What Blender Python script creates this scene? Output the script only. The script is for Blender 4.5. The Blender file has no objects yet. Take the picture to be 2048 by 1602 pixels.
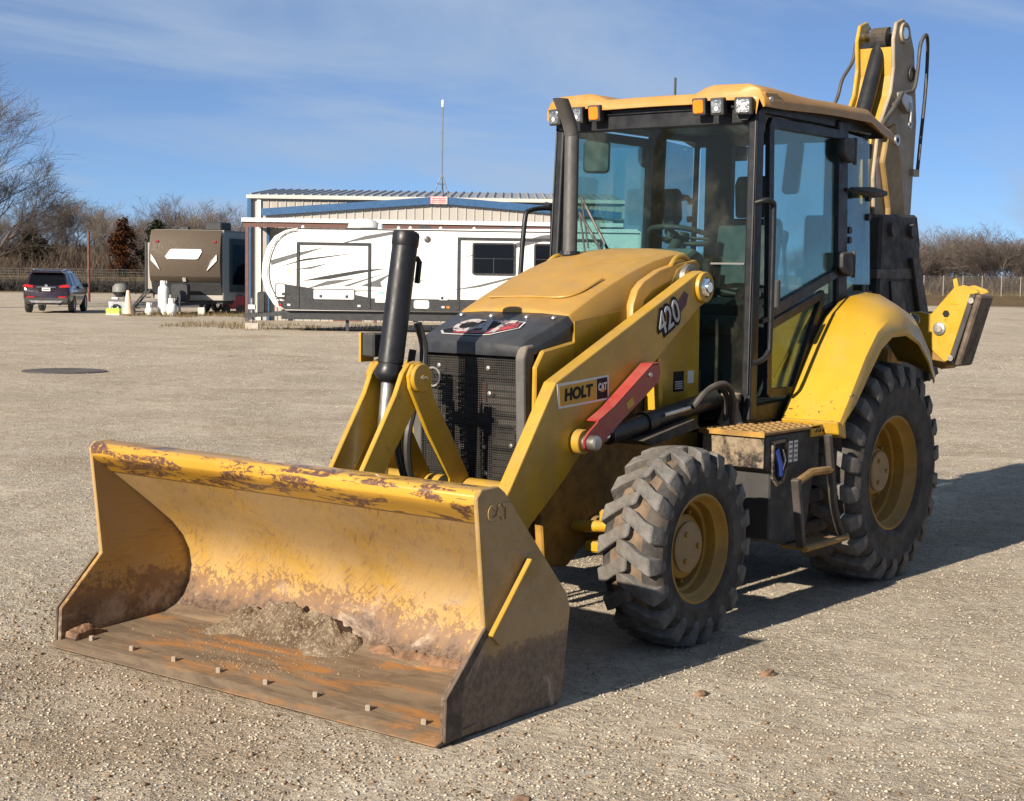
import bpy, bmesh, math, random
import numpy as np
from mathutils import Matrix, Vector
random.seed(7); rng = np.random.default_rng(7)
R = math.radians
SC = bpy.context.scene
COL = SC.collection
PI = math.pi

# ------------------------------------------------------------ camera
YAW, PITCH, ROLL = 3.80425, -0.08116, 0.0154
CAMP = Vector((8.639, 4.922, 1.7885))
_F = Vector((math.cos(YAW)*math.cos(PITCH), math.sin(YAW)*math.cos(PITCH), math.sin(PITCH)))
_R = _F.cross(Vector((0, 0, 1))).normalized(); _U = _R.cross(_F)
_R2 = _R*math.cos(ROLL)+_U*math.sin(ROLL); _U2 = _U*math.cos(ROLL)-_R*math.sin(ROLL)
cd = bpy.data.cameras.new('camera'); cam = bpy.data.objects.new('camera', cd); COL.objects.link(cam)
cam.matrix_world = Matrix(((_R2.x, _U2.x, -_F.x, CAMP.x), (_R2.y, _U2.y, -_F.y, CAMP.y), (_R2.z, _U2.z, -_F.z, CAMP.z), (0, 0, 0, 1)))
cd.sensor_width = 36; cd.lens = 3100/2048*36; cd.clip_end = 3000; cd.clip_start = .05
SC.camera = cam

# ------------------------------------------------------------ sky and sun
SUN_EL, SUN_AZ = 25.0, -2.2           # azimuth in degrees from +X towards +Y
w = bpy.data.worlds.new('World'); SC.world = w; w.use_nodes = True
nt = w.node_tree; N = nt.nodes; L = nt.links
for n in list(N): N.remove(n)
out = N.new('ShaderNodeOutputWorld'); bg = N.new('ShaderNodeBackground'); bg.inputs[1].default_value = .05
sky = N.new('ShaderNodeTexSky'); sky.sky_type = 'NISHITA'; sky.sun_disc = False
sky.sun_elevation = R(SUN_EL); sky.sun_rotation = R(90-SUN_AZ)
sky.altitude = 200; sky.air_density = .45; sky.dust_density = .15; sky.ozone_density = 3.0
tc = N.new('ShaderNodeTexCoord'); sx = N.new('ShaderNodeSeparateXYZ'); L.new(tc.outputs['Generated'], sx.inputs[0])
def wm(op, a, b=None, clamp=False):
    m = N.new('ShaderNodeMath'); m.operation = op; m.use_clamp = clamp
    for i, v in enumerate((a, b)):
        if v is None: continue
        if isinstance(v, (int, float)): m.inputs[i].default_value = v
        else: L.new(v, m.inputs[i])
    return m.outputs[0]
zz = wm('ADD', wm('MAXIMUM', sx.outputs[2], 0.0), .13)
cx = N.new('ShaderNodeCombineXYZ'); L.new(wm('DIVIDE', sx.outputs[0], zz), cx.inputs[0]); L.new(wm('DIVIDE', sx.outputs[1], zz), cx.inputs[1])
mp = N.new('ShaderNodeMapping'); mp.inputs['Rotation'].default_value = (0, 0, R(38)); mp.inputs['Scale'].default_value = (.5, .95, 1); L.new(cx.outputs[0], mp.inputs[0])
n1 = N.new('ShaderNodeTexNoise'); n1.inputs['Scale'].default_value = .9; n1.inputs['Detail'].default_value = 9; n1.inputs['Roughness'].default_value = .55; n1.inputs['Distortion'].default_value = .7
L.new(mp.outputs[0], n1.inputs[0])
r1 = N.new('ShaderNodeMapRange'); r1.interpolation_type = 'SMOOTHSTEP'; r1.inputs[1].default_value = .37; r1.inputs[2].default_value = .66; r1.inputs[3].default_value = .24; r1.inputs[4].default_value = .9; L.new(n1.outputs[0], r1.inputs[0])
mx = N.new('ShaderNodeMix'); mx.data_type = 'RGBA'; mx.inputs[7].default_value = (3.7, 4.8, 6.5, 1)
L.new(r1.outputs[0], mx.inputs[0]); tn = N.new('ShaderNodeMix'); tn.data_type = 'RGBA'; tn.blend_type = 'MULTIPLY'; tn.inputs[0].default_value = 1; tn.inputs[7].default_value = (.74, .92, 1.06, 1); L.new(sky.outputs[0], tn.inputs[6]); L.new(tn.outputs[2], mx.inputs[6]); L.new(mx.outputs[2], bg.inputs[0]); L.new(bg.outputs[0], out.inputs[0])
sd = bpy.data.lights.new('sun', 'SUN'); sd.energy = 5.0; sd.angle = R(.53); sd.color = (1, .89, .74)
sun = bpy.data.objects.new('sun', sd); COL.objects.link(sun)
_d = Vector((math.cos(R(SUN_EL))*math.cos(R(SUN_AZ)), math.cos(R(SUN_EL))*math.sin(R(SUN_AZ)), math.sin(R(SUN_EL))))
sun.rotation_euler = _d.to_track_quat('Z', 'Y').to_euler(); sun.location = (0, 0, 30)
vs = SC.view_settings; vs.view_transform = 'Standard'; vs.look = 'None'; vs.exposure = 1.1; vs.gamma = 1; vs.use_curve_mapping = False
SC.cycles.max_bounces = 8; SC.cycles.transparent_max_bounces = 16; SC.cycles.use_denoising = True

# ------------------------------------------------------------ material kit
class NT:
    def __init__(s, name):
        m = bpy.data.materials.new(name); m.use_nodes = True; s.m = m; s.t = m.node_tree
        s.b = s.t.nodes['Principled BSDF']; s.o = s.t.nodes['Material Output']; s._c = None
    def n(s, t, **k):
        x = s.t.nodes.new('ShaderNode'+t)
        for a, v in k.items(): setattr(x, a, v)
        return x
    def l(s, a, b): s.t.links.new(a, b)
    def put(s, sock, v):
        if isinstance(v, (int, float)): sock.default_value = v
        elif isinstance(v, tuple): sock.default_value = v if len(v) == 4 or sock.type == 'VECTOR' else v+(1,)
        else: s.l(v, sock)
    def co(s):
        if s._c is None: s._c = s.n('TexCoord').outputs['Object']
        return s._c
    def sc(s, v):
        m = s.n('Mapping'); m.inputs['Scale'].default_value = v; s.l(s.co(), m.inputs[0]); return m.outputs[0]
    def noise(s, scale, detail=5, rough=.6, dist=0, vec=None):
        x = s.n('TexNoise'); x.inputs['Scale'].default_value = scale; x.inputs['Detail'].default_value = detail
        x.inputs['Roughness'].default_value = rough; x.inputs['Distortion'].default_value = dist
        s.l(vec or s.co(), x.inputs[0]); return x.outputs[0]
    def voro(s, scale, feat='F1', out='Distance', vec=None):
        x = s.n('TexVoronoi', feature=feat); x.inputs['Scale'].default_value = scale; s.l(vec or s.co(), x.inputs[0]); return x.outputs[out]
    def rng(s, v, a, b, c=0., d=1.):
        x = s.n('MapRange', interpolation_type='SMOOTHSTEP'); s.put(x.inputs[0], v)
        for i, q in enumerate((a, b, c, d)): x.inputs[i+1].default_value = q
        return x.outputs[0]
    def math(s, op, a, b=0., clamp=False):
        x = s.n('Math', operation=op, use_clamp=clamp); s.put(x.inputs[0], a); s.put(x.inputs[1], b); return x.outputs[0]
    def mix(s, f, a, b):
        x = s.n('Mix', data_type='RGBA'); s.put(x.inputs[0], f); s.put(x.inputs[6], a); s.put(x.inputs[7], b); return x.outputs[2]
    def xyz(s):
        x = s.n('SeparateXYZ'); s.l(s.co(), x.inputs[0]); return x.outputs
    def up(s):
        g = s.n('NewGeometry'); x = s.n('SeparateXYZ'); s.l(g.outputs['Normal'], x.inputs[0]); return x.outputs[2]
    def bump(s, h, strength=.3, dist=.01):
        x = s.n('Bump'); x.inputs['Strength'].default_value = strength; x.inputs['Distance'].default_value = dist
        s.l(h, x.inputs['Height']); s.l(x.outputs[0], s.b.inputs['Normal'])
    def fin(s, col, rough=.5, metal=0., coat=0., spec=.5):
        s.put(s.b.inputs['Base Color'], col); s.put(s.b.inputs['Roughness'], rough); s.put(s.b.inputs['Metallic'], metal)
        s.b.inputs['Coat Weight'].default_value = coat; s.b.inputs['Specular IOR Level'].default_value = spec
        return s.m
def mat(name, col, rough=.5, metal=0., var=.25, vs=5., dust=0., dustc=(.36, .28, .19), bump=0., bs=60., coat=0., spec=.5, speck=0., speckc=(.03, .025, .02), scuff=0.):
    t = NT(name)
    c = t.mix(t.rng(t.noise(vs), .3, .7), tuple(x*(1-var) for x in col), tuple(min(1, x*(1+var*.6)) for x in col))
    if speck: c = t.mix(t.math('MULTIPLY', t.rng(t.noise(22, 7, .72), .645, .69), speck), c, speckc)
    if scuff:
        c = t.mix(t.math('MULTIPLY', t.rng(t.noise(3.5, 7, .7, .3, vec=t.sc((2.2, 2.2, .5))), .45, .72), scuff), c, dustc)
        for ang in (22, -38):
            mq = t.n('Mapping', vector_type='TEXTURE'); mq.inputs['Rotation'].default_value = (0, R(ang), 0); mq.inputs['Scale'].default_value = (.8, .8, .03); t.l(t.co(), mq.inputs[0])
            c = t.mix(t.math('MULTIPLY', t.rng(t.noise(4, 4, .6, .2, vec=mq.outputs[0]), .66, .70), .55), c, tuple(x*.45 for x in col))
    rg = t.rng(t.noise(vs*3), .3, .7, max(.02, rough*.8), min(1, rough*1.25))
    if dust:
        k = t.math('MULTIPLY', t.rng(t.up(), -.1, .9, .12, 1.), t.rng(t.noise(9, 7, .65), .25, .75, .35, 1.))
        k = t.math('MULTIPLY', k, dust, True)
        c = t.mix(k, c, dustc); rg = t.math('ADD', rg, t.math('MULTIPLY', k, .4), True)
    if bump: t.bump(t.noise(bs, 6), bump, .004)
    return t.fin(c, rg, metal, coat, spec)

YEL = (.385, .222, .010)
m_yel = mat('yellow_paint', YEL, .34, var=.16, dust=.42, dustc=(.23, .16, .08), coat=.2, speck=.8, scuff=.38)
m_yelhood = mat('dusty_hood_paint', (.34, .18, .017), .42, var=.12, dust=.5, dustc=(.25, .165, .075), bump=.03, bs=35, scuff=.4, speck=.4)
m_yelbright = mat('clean_fender_paint', (.375, .225, .016), .32, var=.07, dust=.14, dustc=(.30, .21, .09), coat=.25, speck=.95, bump=.03, scuff=.16)
m_roof = mat('faded_roof_plastic', (.33, .165, .024), .42, scuff=.2, var=.08, dust=.28, dustc=(.34, .24, .14))
m_yeldirt = mat('muddy_yellow_paint', (.24, .125, .012), .6, var=.4, vs=9, dust=.85, dustc=(.17, .12, .075), bump=.25, bs=40, speck=.9)
m_black = mat('black_paint', (.009, .010, .013), .4, var=.3, dust=.10, dustc=(.14, .12, .09), spec=.3)
m_cowl = mat('black_nose_cowl', (.014, .016, .02), .38, var=.4, dust=.16, dustc=(.16, .14, .12), bump=.12, bs=90)
m_blackmat = mat('black_plastic', (.018, .018, .019), .6, var=.3, dust=.22, dustc=(.2, .17, .13), bump=.1, bs=80)
m_dark = mat('grimy_chassis', (.02, .016, .013), .75, var=.5, dust=.7, dustc=(.10, .075, .05), bump=.4, bs=30)
m_rub = mat('black_rubber_hose', (.02, .02, .02), .55, var=.3, dust=.35, dustc=(.22, .18, .14))
m_pipe = mat('exhaust_pipe_grey', (.075, .072, .07), .5, var=.2, metal=.2, bump=.1)
m_chrome = mat('chromed_steel', (.75, .75, .74), .12, 1., var=.05)
m_zinc = mat('zinc_steel', (.45, .43, .40), .35, .9, var=.2)
m_red = mat('red_paint', (.27, .006, .012), .35, var=.15, dust=.22, coat=.2)
m_boom = mat('beige_grey_boom', (.24, .20, .145), .55, var=.2, dust=.25, bump=.08, speck=.4)  # beige-grey for the near boom plate and boom back; other faces yellow
m_steel = mat('worn_dark_steel', (.06, .052, .047), .6, .3, var=.5, dust=.4, dustc=(.17, .13, .10), bump=.35, bs=45)
m_white = mat('white_paint', (.62, .61, .585), .4, var=.05)
m_decwhite = mat('decal_white', (.55, .54, .515), .35, var=.08)
m_decblk = mat('decal_black', (.008, .008, .009), .6, spec=.2, var=.1)
m_decyel = mat('decal_yellow', (.45, .24, .006), .35, var=.08)
m_seat = mat('grey_cab_fabric', (.045, .047, .05), .85, var=.2, bump=.2, bs=200)
m_grey = mat('grey_cab_plastic', (.13, .13, .127), .6, var=.15)
m_tan = mat('dusty_rubber_boot', (.13, .095, .068), .8, var=.3, dust=.5)
m_amber = mat('amber_lens', (.75, .17, .008), .15, var=.1, coat=.8)
m_redlens = mat('red_lens', (.35, .008, .01), .15, var=.1, coat=.8)
m_lens = mat('reflector_chrome', (.62, .63, .64), .2, .95, var=.5, vs=40, bump=1., bs=45)
m_mirror = mat('mirror_glass', (.6, .62, .63), .04, 1., var=.01)
m_blue = mat('blue_trim', (.022, .075, .17), .42, var=.12)

def glass(name, tint, rough=.0, refl=.9):
    t = NT(name); t.t.nodes.remove(t.b)
    a = t.n('BsdfTransparent'); a.inputs[0].default_value = tint+(1,)
    g = t.n('BsdfGlossy'); g.inputs['Roughness'].default_value = rough; g.inputs[0].default_value = (refl, refl, refl, 1)
    f = t.n('Fresnel'); f.inputs[0].default_value = 1.42
    d = t.n('BsdfDiffuse'); d.inputs[0].default_value = (.32, .28, .22, 1)
    x = t.n('MixShader'); t.l(t.math('MULTIPLY', f.outputs[0], .45), x.inputs[0]); t.l(a.outputs[0], x.inputs[1]); t.l(g.outputs[0], x.inputs[2])
    y = t.n('MixShader'); t.l(t.rng(t.noise(3, 8, .7, .4), .45, .95, .01, .12), y.inputs[0]); t.l(x.outputs[0], y.inputs[1]); t.l(d.outputs[0], y.inputs[2])
    t.l(y.outputs[0], t.o.inputs[0]); return t.m
m_glass = glass('teal_cab_glass', (.70, .85, .84))
m_glassq = glass('pale_quarter_glass', (.72, .82, .86))
m_dglass = mat('dark_window_glass', (.004, .0045, .006), .08, var=.1, spec=.25)

# ------------------------------------------------------------ mesh kit
def spline(p, k=5):
    q = [p[0]*2-p[1]]+p+[p[-1]*2-p[-2]]; o = []
    for i in range(1, len(q)-2):
        for j in range(k):
            t = j/k; o.append(.5*((2*q[i])+(q[i+1]-q[i-1])*t+(2*q[i-1]-5*q[i]+4*q[i+1]-q[i+2])*t*t+(3*q[i]-q[i-1]-3*q[i+1]+q[i+2])*t**3))
    return o+[p[-1]]
class B:
    def __init__(s): s.v = []; s.f = []
    def add(s, v, f):
        k = len(s.v); s.v += [tuple(p) for p in v]; s.f += [tuple(i+k for i in q) for q in f]; return s
    def box(s, x0, x1, y0, y1, z0, z1):
        return s.add([(x, y, z) for x in (x0, x1) for y in (y0, y1) for z in (z0, z1)],
                     [(0, 1, 3, 2), (4, 6, 7, 5), (0, 4, 5, 1), (2, 3, 7, 6), (0, 2, 6, 4), (1, 5, 7, 3)])
    def prism(s, poly, a, b, ax='y'):
        def p(q, c): return (q[0], c, q[1]) if ax == 'y' else ((c, q[0], q[1]) if ax == 'x' else (q[0], q[1], c))
        n = len(poly)
        return s.add([p(q, a) for q in poly]+[p(q, b) for q in poly],
                     [tuple(range(n)), tuple(range(2*n-1, n-1, -1))]+[(i, i+n, (i+1) % n+n, (i+1) % n) for i in range(n)])
    def ring(s, poly, d, a, b, ax='y'):
        q = inset(poly, d); n = len(poly)
        def p(q, c): return (q[0], c, q[1]) if ax == 'y' else ((c, q[0], q[1]) if ax == 'x' else (q[0], q[1], c))
        v = [p(i, a) for i in poly]+[p(i, a) for i in q]+[p(i, b) for i in poly]+[p(i, b) for i in q]; f = []
        for i in range(n):
            j = (i+1) % n
            f += [(i, j, j+n, i+n), (i+2*n, i+3*n, j+3*n, j+2*n), (i, i+2*n, j+2*n, j), (i+n, j+n, j+3*n, i+3*n)]
        return s.add(v, f)
    def loft(s, rings, closed=True, cap=True):
        n = len(rings[0]); v = [p for r in rings for p in r]; f = []
        for k in range(len(rings)-1):
            for i in range(n if closed else n-1):
                j = (i+1) % n; f.append((k*n+i, k*n+j, (k+1)*n+j, (k+1)*n+i))
        if cap and closed: f += [tuple(range(n)), tuple(range(len(v)-1, len(v)-n-1, -1))]
        return s.add(v, f)
    def tube(s, pts, r, n=10):
        pts = [Vector(p) for p in pts]
        if 4 <= len(pts) < 20 and not isinstance(r, (list, tuple)) and (pts[0]-pts[-1]).length > 1e-4: pts = spline(pts)
        rr = r if isinstance(r, (list, tuple)) else [r]*len(pts); rings = []
        t0 = (pts[1]-pts[0]).normalized(); u = t0.orthogonal().normalized()
        for i, p in enumerate(pts):
            t = (pts[min(i+1, len(pts)-1)]-pts[max(i-1, 0)]).normalized()
            u = (u-t*u.dot(t)).normalized(); w_ = t.cross(u)
            rings.append([p+(u*math.cos(2*PI*k/n)+w_*math.sin(2*PI*k/n))*rr[i] for k in range(n)])
        return s.loft(rings)
    def cyl(s, p, q, r, n=20): return s.tube([p, q], r, n)
    def lathe(s, prof, n=32, o=(0, 0, 0), ax='y', closed=True):
        rings = []
        for k in range(n):
            a = 2*PI*k/n; c, d = math.cos(a), math.sin(a)
            rings.append([(o[0]+r*d, o[1]+h, o[2]+r*c) if ax == 'y' else ((o[0]+r*c, o[1]+r*d, o[2]+h) if ax == 'z' else (o[0]+h, o[1]+r*c, o[2]+r*d)) for r, h in prof])
        m = len(prof); v = [p for r in rings for p in r]; f = []
        for k in range(n):
            j = (k+1) % n
            for i in range(m if closed else m-1):
                i2 = (i+1) % m; f.append((k*m+i, k*m+i2, j*m+i2, j*m+i))
        return s.add(v, f)
    def bar(s, p, q, wx, wy):
        return s.loft([[(c[0]+i*wx/2, c[1]+j*wy/2, c[2]) for i, j in ((-1, -1), (1, -1), (1, 1), (-1, 1))] for c in (p, q)])
    def beam(s, p, q, w_, h, up=(0, 0, 1)):
        p = Vector(p); q = Vector(q); t = (q-p).normalized(); a = t.cross(Vector(up)).normalized(); b = a.cross(t)
        return s.loft([[c+a*i*w_/2+b*j*h/2 for i, j in ((-1, -1), (1, -1), (1, 1), (-1, 1))] for c in (p, q)])
    def mesh(s, name, bevel=0., smooth=0., seg=1):
        me = bpy.data.meshes.new(name); me.from_pydata(s.v, [], s.f)
        bm = bmesh.new(); bm.from_mesh(me); bmesh.ops.remove_doubles(bm, verts=bm.verts, dist=1e-5)
        bmesh.ops.recalc_face_normals(bm, faces=bm.faces)
        if bevel:
            e = [e for e in bm.edges if len(e.link_faces) == 2 and e.calc_face_angle(0) > .45]
            try: bmesh.ops.bevel(bm, geom=e, offset=bevel, segments=seg, affect='EDGES', clamp_overlap=True, profile=.5)
            except Exception: pass
        bm.to_mesh(me); bm.free()
        if smooth:
            me.polygons.foreach_set('use_smooth', [True]*len(me.polygons)); me.set_sharp_from_angle(angle=R(smooth))
        return me
    def obj(s, name, m, parent=None, bevel=0., smooth=0., seg=1):
        return link(name, s.mesh(name, bevel, smooth, seg), m, parent)
def link(name, me, m, parent=None, loc=None, rot=None):
    if m and not me.materials: me.materials.append(m)
    o = bpy.data.objects.new(name, me); COL.objects.link(o)
    if parent: o.parent = parent
    if loc is not None: o.location = loc
    if rot is not None: o.rotation_euler = rot
    return o
def np_mesh(name, V_, F_):
    V_ = np.ascontiguousarray(V_, np.float32); F_ = np.ascontiguousarray(F_, np.int32); k_ = F_.shape[1]
    me = bpy.data.meshes.new(name); me.vertices.add(len(V_)); me.vertices.foreach_set('co', V_.ravel()); me.loops.add(F_.size); me.loops.foreach_set('vertex_index', F_.ravel())
    me.polygons.add(len(F_)); me.polygons.foreach_set('loop_start', np.arange(0, F_.size, k_, dtype=np.int32)); me.update(calc_edges=True); me.validate(); return me
def inset(poly, d):
    n = len(poly); A = sum(poly[i][0]*poly[(i+1) % n][1]-poly[(i+1) % n][0]*poly[i][1] for i in range(n)); sg = 1 if A > 0 else -1; res = []
    for i in range(n):
        p = Vector(poly[i-1]); q = Vector(poly[i]); r = Vector(poly[(i+1) % n])
        a = (q-p).normalized(); b = (r-q).normalized()
        na = Vector((-a.y, a.x))*sg; nb = Vector((-b.y, b.x))*sg; k = na+nb
        res.append(tuple(q+k*(d/max(.3, 1+na.dot(nb)))))
    return res
def rrect(x0, x1, z0, z1, r, n=4):
    p = []
    for cx_, cz, a0 in ((x1-r, z1-r, 0), (x0+r, z1-r, 90), (x0+r, z0+r, 180), (x1-r, z0+r, 270)):
        p += [(cx_+r*math.cos(R(a0+90*k/n)), cz+r*math.sin(R(a0+90*k/n))) for k in range(n+1)]
    return p
def tag(o, label=None, cat=None, group=None, kind=None):
    for k, v in (('label', label), ('category', cat), ('group', group), ('kind', kind)):
        if v: o[k] = v
    return o
def thing(name, label, cat, loc=(0, 0, 0), rz=0., group=None):
    o = bpy.data.objects.new(name, None); COL.objects.link(o); o.empty_display_size = .2
    o.location = loc; o.rotation_euler = (0, 0, rz); return tag(o, label, cat, group)
def text(name, s, size, M4, m, parent, ext=.001, shear=0., off=0., sx_=1., align='CENTER'):
    cu = bpy.data.curves.new(name, 'FONT'); cu.body = s; cu.size = size; cu.extrude = ext; cu.shear = shear; cu.offset = off
    cu.align_x = align; cu.align_y = 'CENTER'; cu.resolution_u = 4
    t = bpy.data.objects.new(name+'_tmp', cu); COL.objects.link(t); bpy.context.view_layer.update()
    me = bpy.data.meshes.new_from_object(t.evaluated_get(bpy.context.evaluated_depsgraph_get()))
    COL.objects.unlink(t); bpy.data.objects.remove(t)
    me.transform(M4 @ Matrix.Diagonal((sx_, 1, 1, 1))); me.name = name; me.materials.clear()
    return link(name, me, m, parent)
def frame4(o, right, up):
    r = Vector(right).normalized(); u = Vector(up); u = (u-r*u.dot(r)).normalized(); n = r.cross(u)
    return Matrix(((r.x, u.x, n.x, o[0]), (r.y, u.y, n.y, o[1]), (r.z, u.z, n.z, o[2]), (0, 0, 0, 1)))
# the yard's own axes: u runs along the building front, v away from the camera side
YA = math.atan2(-math.cos(YAW), math.sin(YAW)); _cu, _su = math.cos(YA), math.sin(YA)
def yard(u, v, z=0.): return Vector((CAMP.x+u*_cu-v*_su, CAMP.y+u*_su+v*_cu, z))
def vnoise(x, y, seed=0):
    xi = np.floor(x).astype(np.int64); yi = np.floor(y).astype(np.int64); fx = x-xi; fy = y-yi
    fx = fx*fx*(3-2*fx); fy = fy*fy*(3-2*fy)
    def h(a, b):
        n = (a*374761393+b*668265263+seed*974634777) & 0xffffffff; n = ((n ^ (n >> 13))*1274126177) & 0xffffffff
        return ((n ^ (n >> 16)) & 0xffff)/65535.
    return (h(xi, yi)*(1-fx)+h(xi+1, yi)*fx)*(1-fy)+(h(xi, yi+1)*(1-fx)+h(xi+1, yi+1)*fx)*fy
def fbm(x, y, o=4, seed=0): return sum(vnoise(x*2**k, y*2**k, seed+k)*.5**k for k in range(o))/(2-.5**(o-1))
def gz(u, v):
    u = np.asarray(u, float); v = np.asarray(v, float)
    z = np.clip(v-70, 0, None)*.008
    z = z+2.3*np.clip((v-101)/28, 0, 1)**1.3*np.clip((-u-6)/16, 0, 1)            # grassy bank behind the left fence
    near = np.clip(1-(v-18)/30, 0, 1)
    return z+(fbm(u*1.1, v*1.1, 4, 3)-.5)*.034*near+(fbm(u*.13, v*.13, 2, 9)-.5)*.10*np.clip((v-14)/20, 0, 1)*np.clip((90-v)/30, 0, 1)
# ------------------------------------------------------------ ground
def steps(a, b, s0, g):
    r = [a]
    while r[-1] < b: r.append(r[-1]+s0); s0 *= g
    return np.array(r)
us = steps(0, 260, .07, 1.035); us = np.concatenate([-us[:0:-1], us]); vv = np.concatenate([-steps(0, 30, .2, 1.2)[:0:-1]+2, steps(2, 420, .055, 1.014)])
U, V = np.meshgrid(us, vv); Z = gz(U, V)
nu, nv = len(us), len(vv)
P3 = np.stack([CAMP.x+U*_cu-V*_su, CAMP.y+U*_su+V*_cu, Z], -1).reshape(-1, 3)
idx = np.arange(nu*nv).reshape(nv, nu)
F4 = np.stack([idx[:-1, :-1], idx[:-1, 1:], idx[1:, 1:], idx[1:, :-1]], -1).reshape(-1, 4)
me = np_mesh('ground', P3, F4); me.polygons.foreach_set('use_smooth', [True]*len(me.polygons))
t = NT('gravel_ground')
big = t.rng(t.noise(.11, 5, .6, .6), .35, .65); mid = t.rng(t.noise(1.3, 6, .65), .3, .7)
c = t.mix(mid, (.405, .35, .268), (.49, .43, .342)); c = t.mix(t.math('MULTIPLY', big, .6), c, (.48, .43, .35))
c = t.mix(t.math('MULTIPLY', t.rng(t.noise(.6, 6, .7, .8), .56, .7), .55), c, (0.259, 0.196, 0.133))
cell = t.n('TexVoronoi'); cell.inputs['Scale'].default_value = 34; t.l(t.co(), cell.inputs[0])
hs = t.n('SeparateColor'); t.l(cell.outputs['Color'], hs.inputs[0])
c = t.mix(t.rng(hs.outputs[0], .72, .95, 0, .35), c, (0.548, 0.503, 0.429)); c = t.mix(t.rng(hs.outputs[1], .80, .97, 0, .4), c, (0.111, 0.081, 0.059))
c2 = t.voro(110); c = t.mix(t.rng(c2, .3, .75, 0, .4), c, (.19, .145, .10))
tr_ = t.n('Mapping', vector_type='TEXTURE'); tr_.inputs['Rotation'].default_value = (0, 0, R(112)); tr_.inputs['Scale'].default_value = (9, .8, 1); t.l(t.co(), tr_.inputs[0])
c = t.mix(t.rng(t.noise(1.1, 5, .6, .5, vec=tr_.outputs[0]), .46, .64, 0, .34), c, (.30, .245, .185))     # vehicle tracks worn into the gravel
c = t.mix(t.rng(t.noise(.35, 7, .7, 1.), .52, .66, 0, .55), c, (.25, .18, .115))
c = t.mix(t.rng(t.noise(7, 8, .8), .42, .60, .55, 0), c, (.25, .205, .15))      # loose dark gravel between the packed stone
c = t.mix(t.rng(t.noise(3.2, 8, .8, .3), .52, .66, 0, .5), c, (.52, .475, .40))
# dry winter grass beyond the yard's edge
g_ = t.n('NewGeometry'); sp = t.n('SeparateXYZ'); t.l(g_.outputs['Position'], sp.inputs[0])
far = t.math('ADD', t.math('MULTIPLY', t.math('SUBTRACT', sp.outputs[0], CAMP.x), math.cos(YAW)), t.math('MULTIPLY', t.math('SUBTRACT', sp.outputs[1], CAMP.y), math.sin(YAW)))
far = t.math('ADD', far, t.math('MULTIPLY', t.noise(.2, 4), 9.))
grass = t.mix(t.rng(t.noise(.9, 8, .7), .3, .7), (.07, .048, .024), (.15, .10, .046))
c = t.mix(t.rng(far, 99, 104), c, grass)
hgt = t.math('ADD', t.math('MULTIPLY', cell.outputs['Distance'], -.8), t.math('ADD', t.math('MULTIPLY', c2, -.4), t.math('ADD', t.math('MULTIPLY', t.noise(14, 8, .75), 1.6), t.math('MULTIPLY', t.noise(3.5, 7, .75), 3.5))))
lane = t.rng(t.noise(.5, 5, .6, .6), .36, .62, .25, 1.); t.bump(t.math('MULTIPLY', hgt, lane), 1., .018)
tag(link('ground', me, t.fin(c, .95, spec=.15)), kind='structure')

# loose stones lying on the gravel
def stones(name, n, umin, umax, vmin, vmax, smin, smax, m, power=1.6, wedge=True, pos=None):
    v = vmin+(vmax-vmin)*rng.random(n)**power
    u = (rng.random(n)-.5)*2*(.40*v+.5) if wedge else umin+(umax-umin)*rng.random(n)
    if pos: u, v = pos; n = len(u)
    x = CAMP.x+u*_cu-v*_su; y = CAMP.y+u*_su+v*_cu
    k = ~((x > 3.35) & (x < 4.36) & (abs(y) < 1.26)); u, v, x, y = u[k], v[k], x[k], y[k]; n = len(u)
    s = (smin+(smax-smin)*rng.random(n)**3)*(np.clip((v-4)/26, .12, 1) if vmax > 30 else 1.); a = rng.random(n)*2*PI
    oc = np.array([(1, 0, 0), (0, 1, 0), (-1, 0, 0), (0, -1, 0), (.15, .1, 1), (-.3, .2, -.6)])
    vt = oc[None]*(1+(rng.random((n, 6, 1))-.5)*.7)*np.stack([s, s*(.55+.4*rng.random(n)), s*(.35+.4*rng.random(n))], -1)[:, None]
    ca, sa = np.cos(a)[:, None], np.sin(a)[:, None]
    X = vt[..., 0]*ca-vt[..., 1]*sa+x[:, None]; Y = vt[..., 0]*sa+vt[..., 1]*ca+y[:, None]; Zs = vt[..., 2]+gz(u, v)[:, None]+.001+s[:, None]*.12
    W = np.stack([X, Y, Zs], -1).reshape(-1, 3)
    fo = np.array([(0, 1, 4), (1, 2, 4), (2, 3, 4), (3, 0, 4), (1, 0, 5), (2, 1, 5), (3, 2, 5), (0, 3, 5)])
    Fs = (fo[None]+(np.arange(n)*6)[:, None, None]).reshape(-1, 3)
    return link(name, np_mesh(name, W, Fs), m)
t = NT('loose_stone'); g_ = t.n('NewGeometry'); cr = t.n('ValToRGB'); t.l(g_.outputs['Random Per Island'], cr.inputs[0])
e = cr.color_ramp.elements; e[0].color = (.17, .14, .105, 1); e[1].color = (.46, .42, .36, 1)
for p_, q_ in ((.2, (.31, .265, .20, 1)), (.6, (.375, .33, .26, 1)), (.9, (.42, .37, .30, 1))): x = e.new(p_); x.color = q_
m_stone = t.fin(cr.outputs[0], .9, spec=.2)
tag(stones('gravel', 190000, 0, 0, 3.2, 22, .0025, .0105, m_stone, 1.5), 'loose pale limestone gravel scattered over the yard', 'gravel', kind='stuff')

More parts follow.
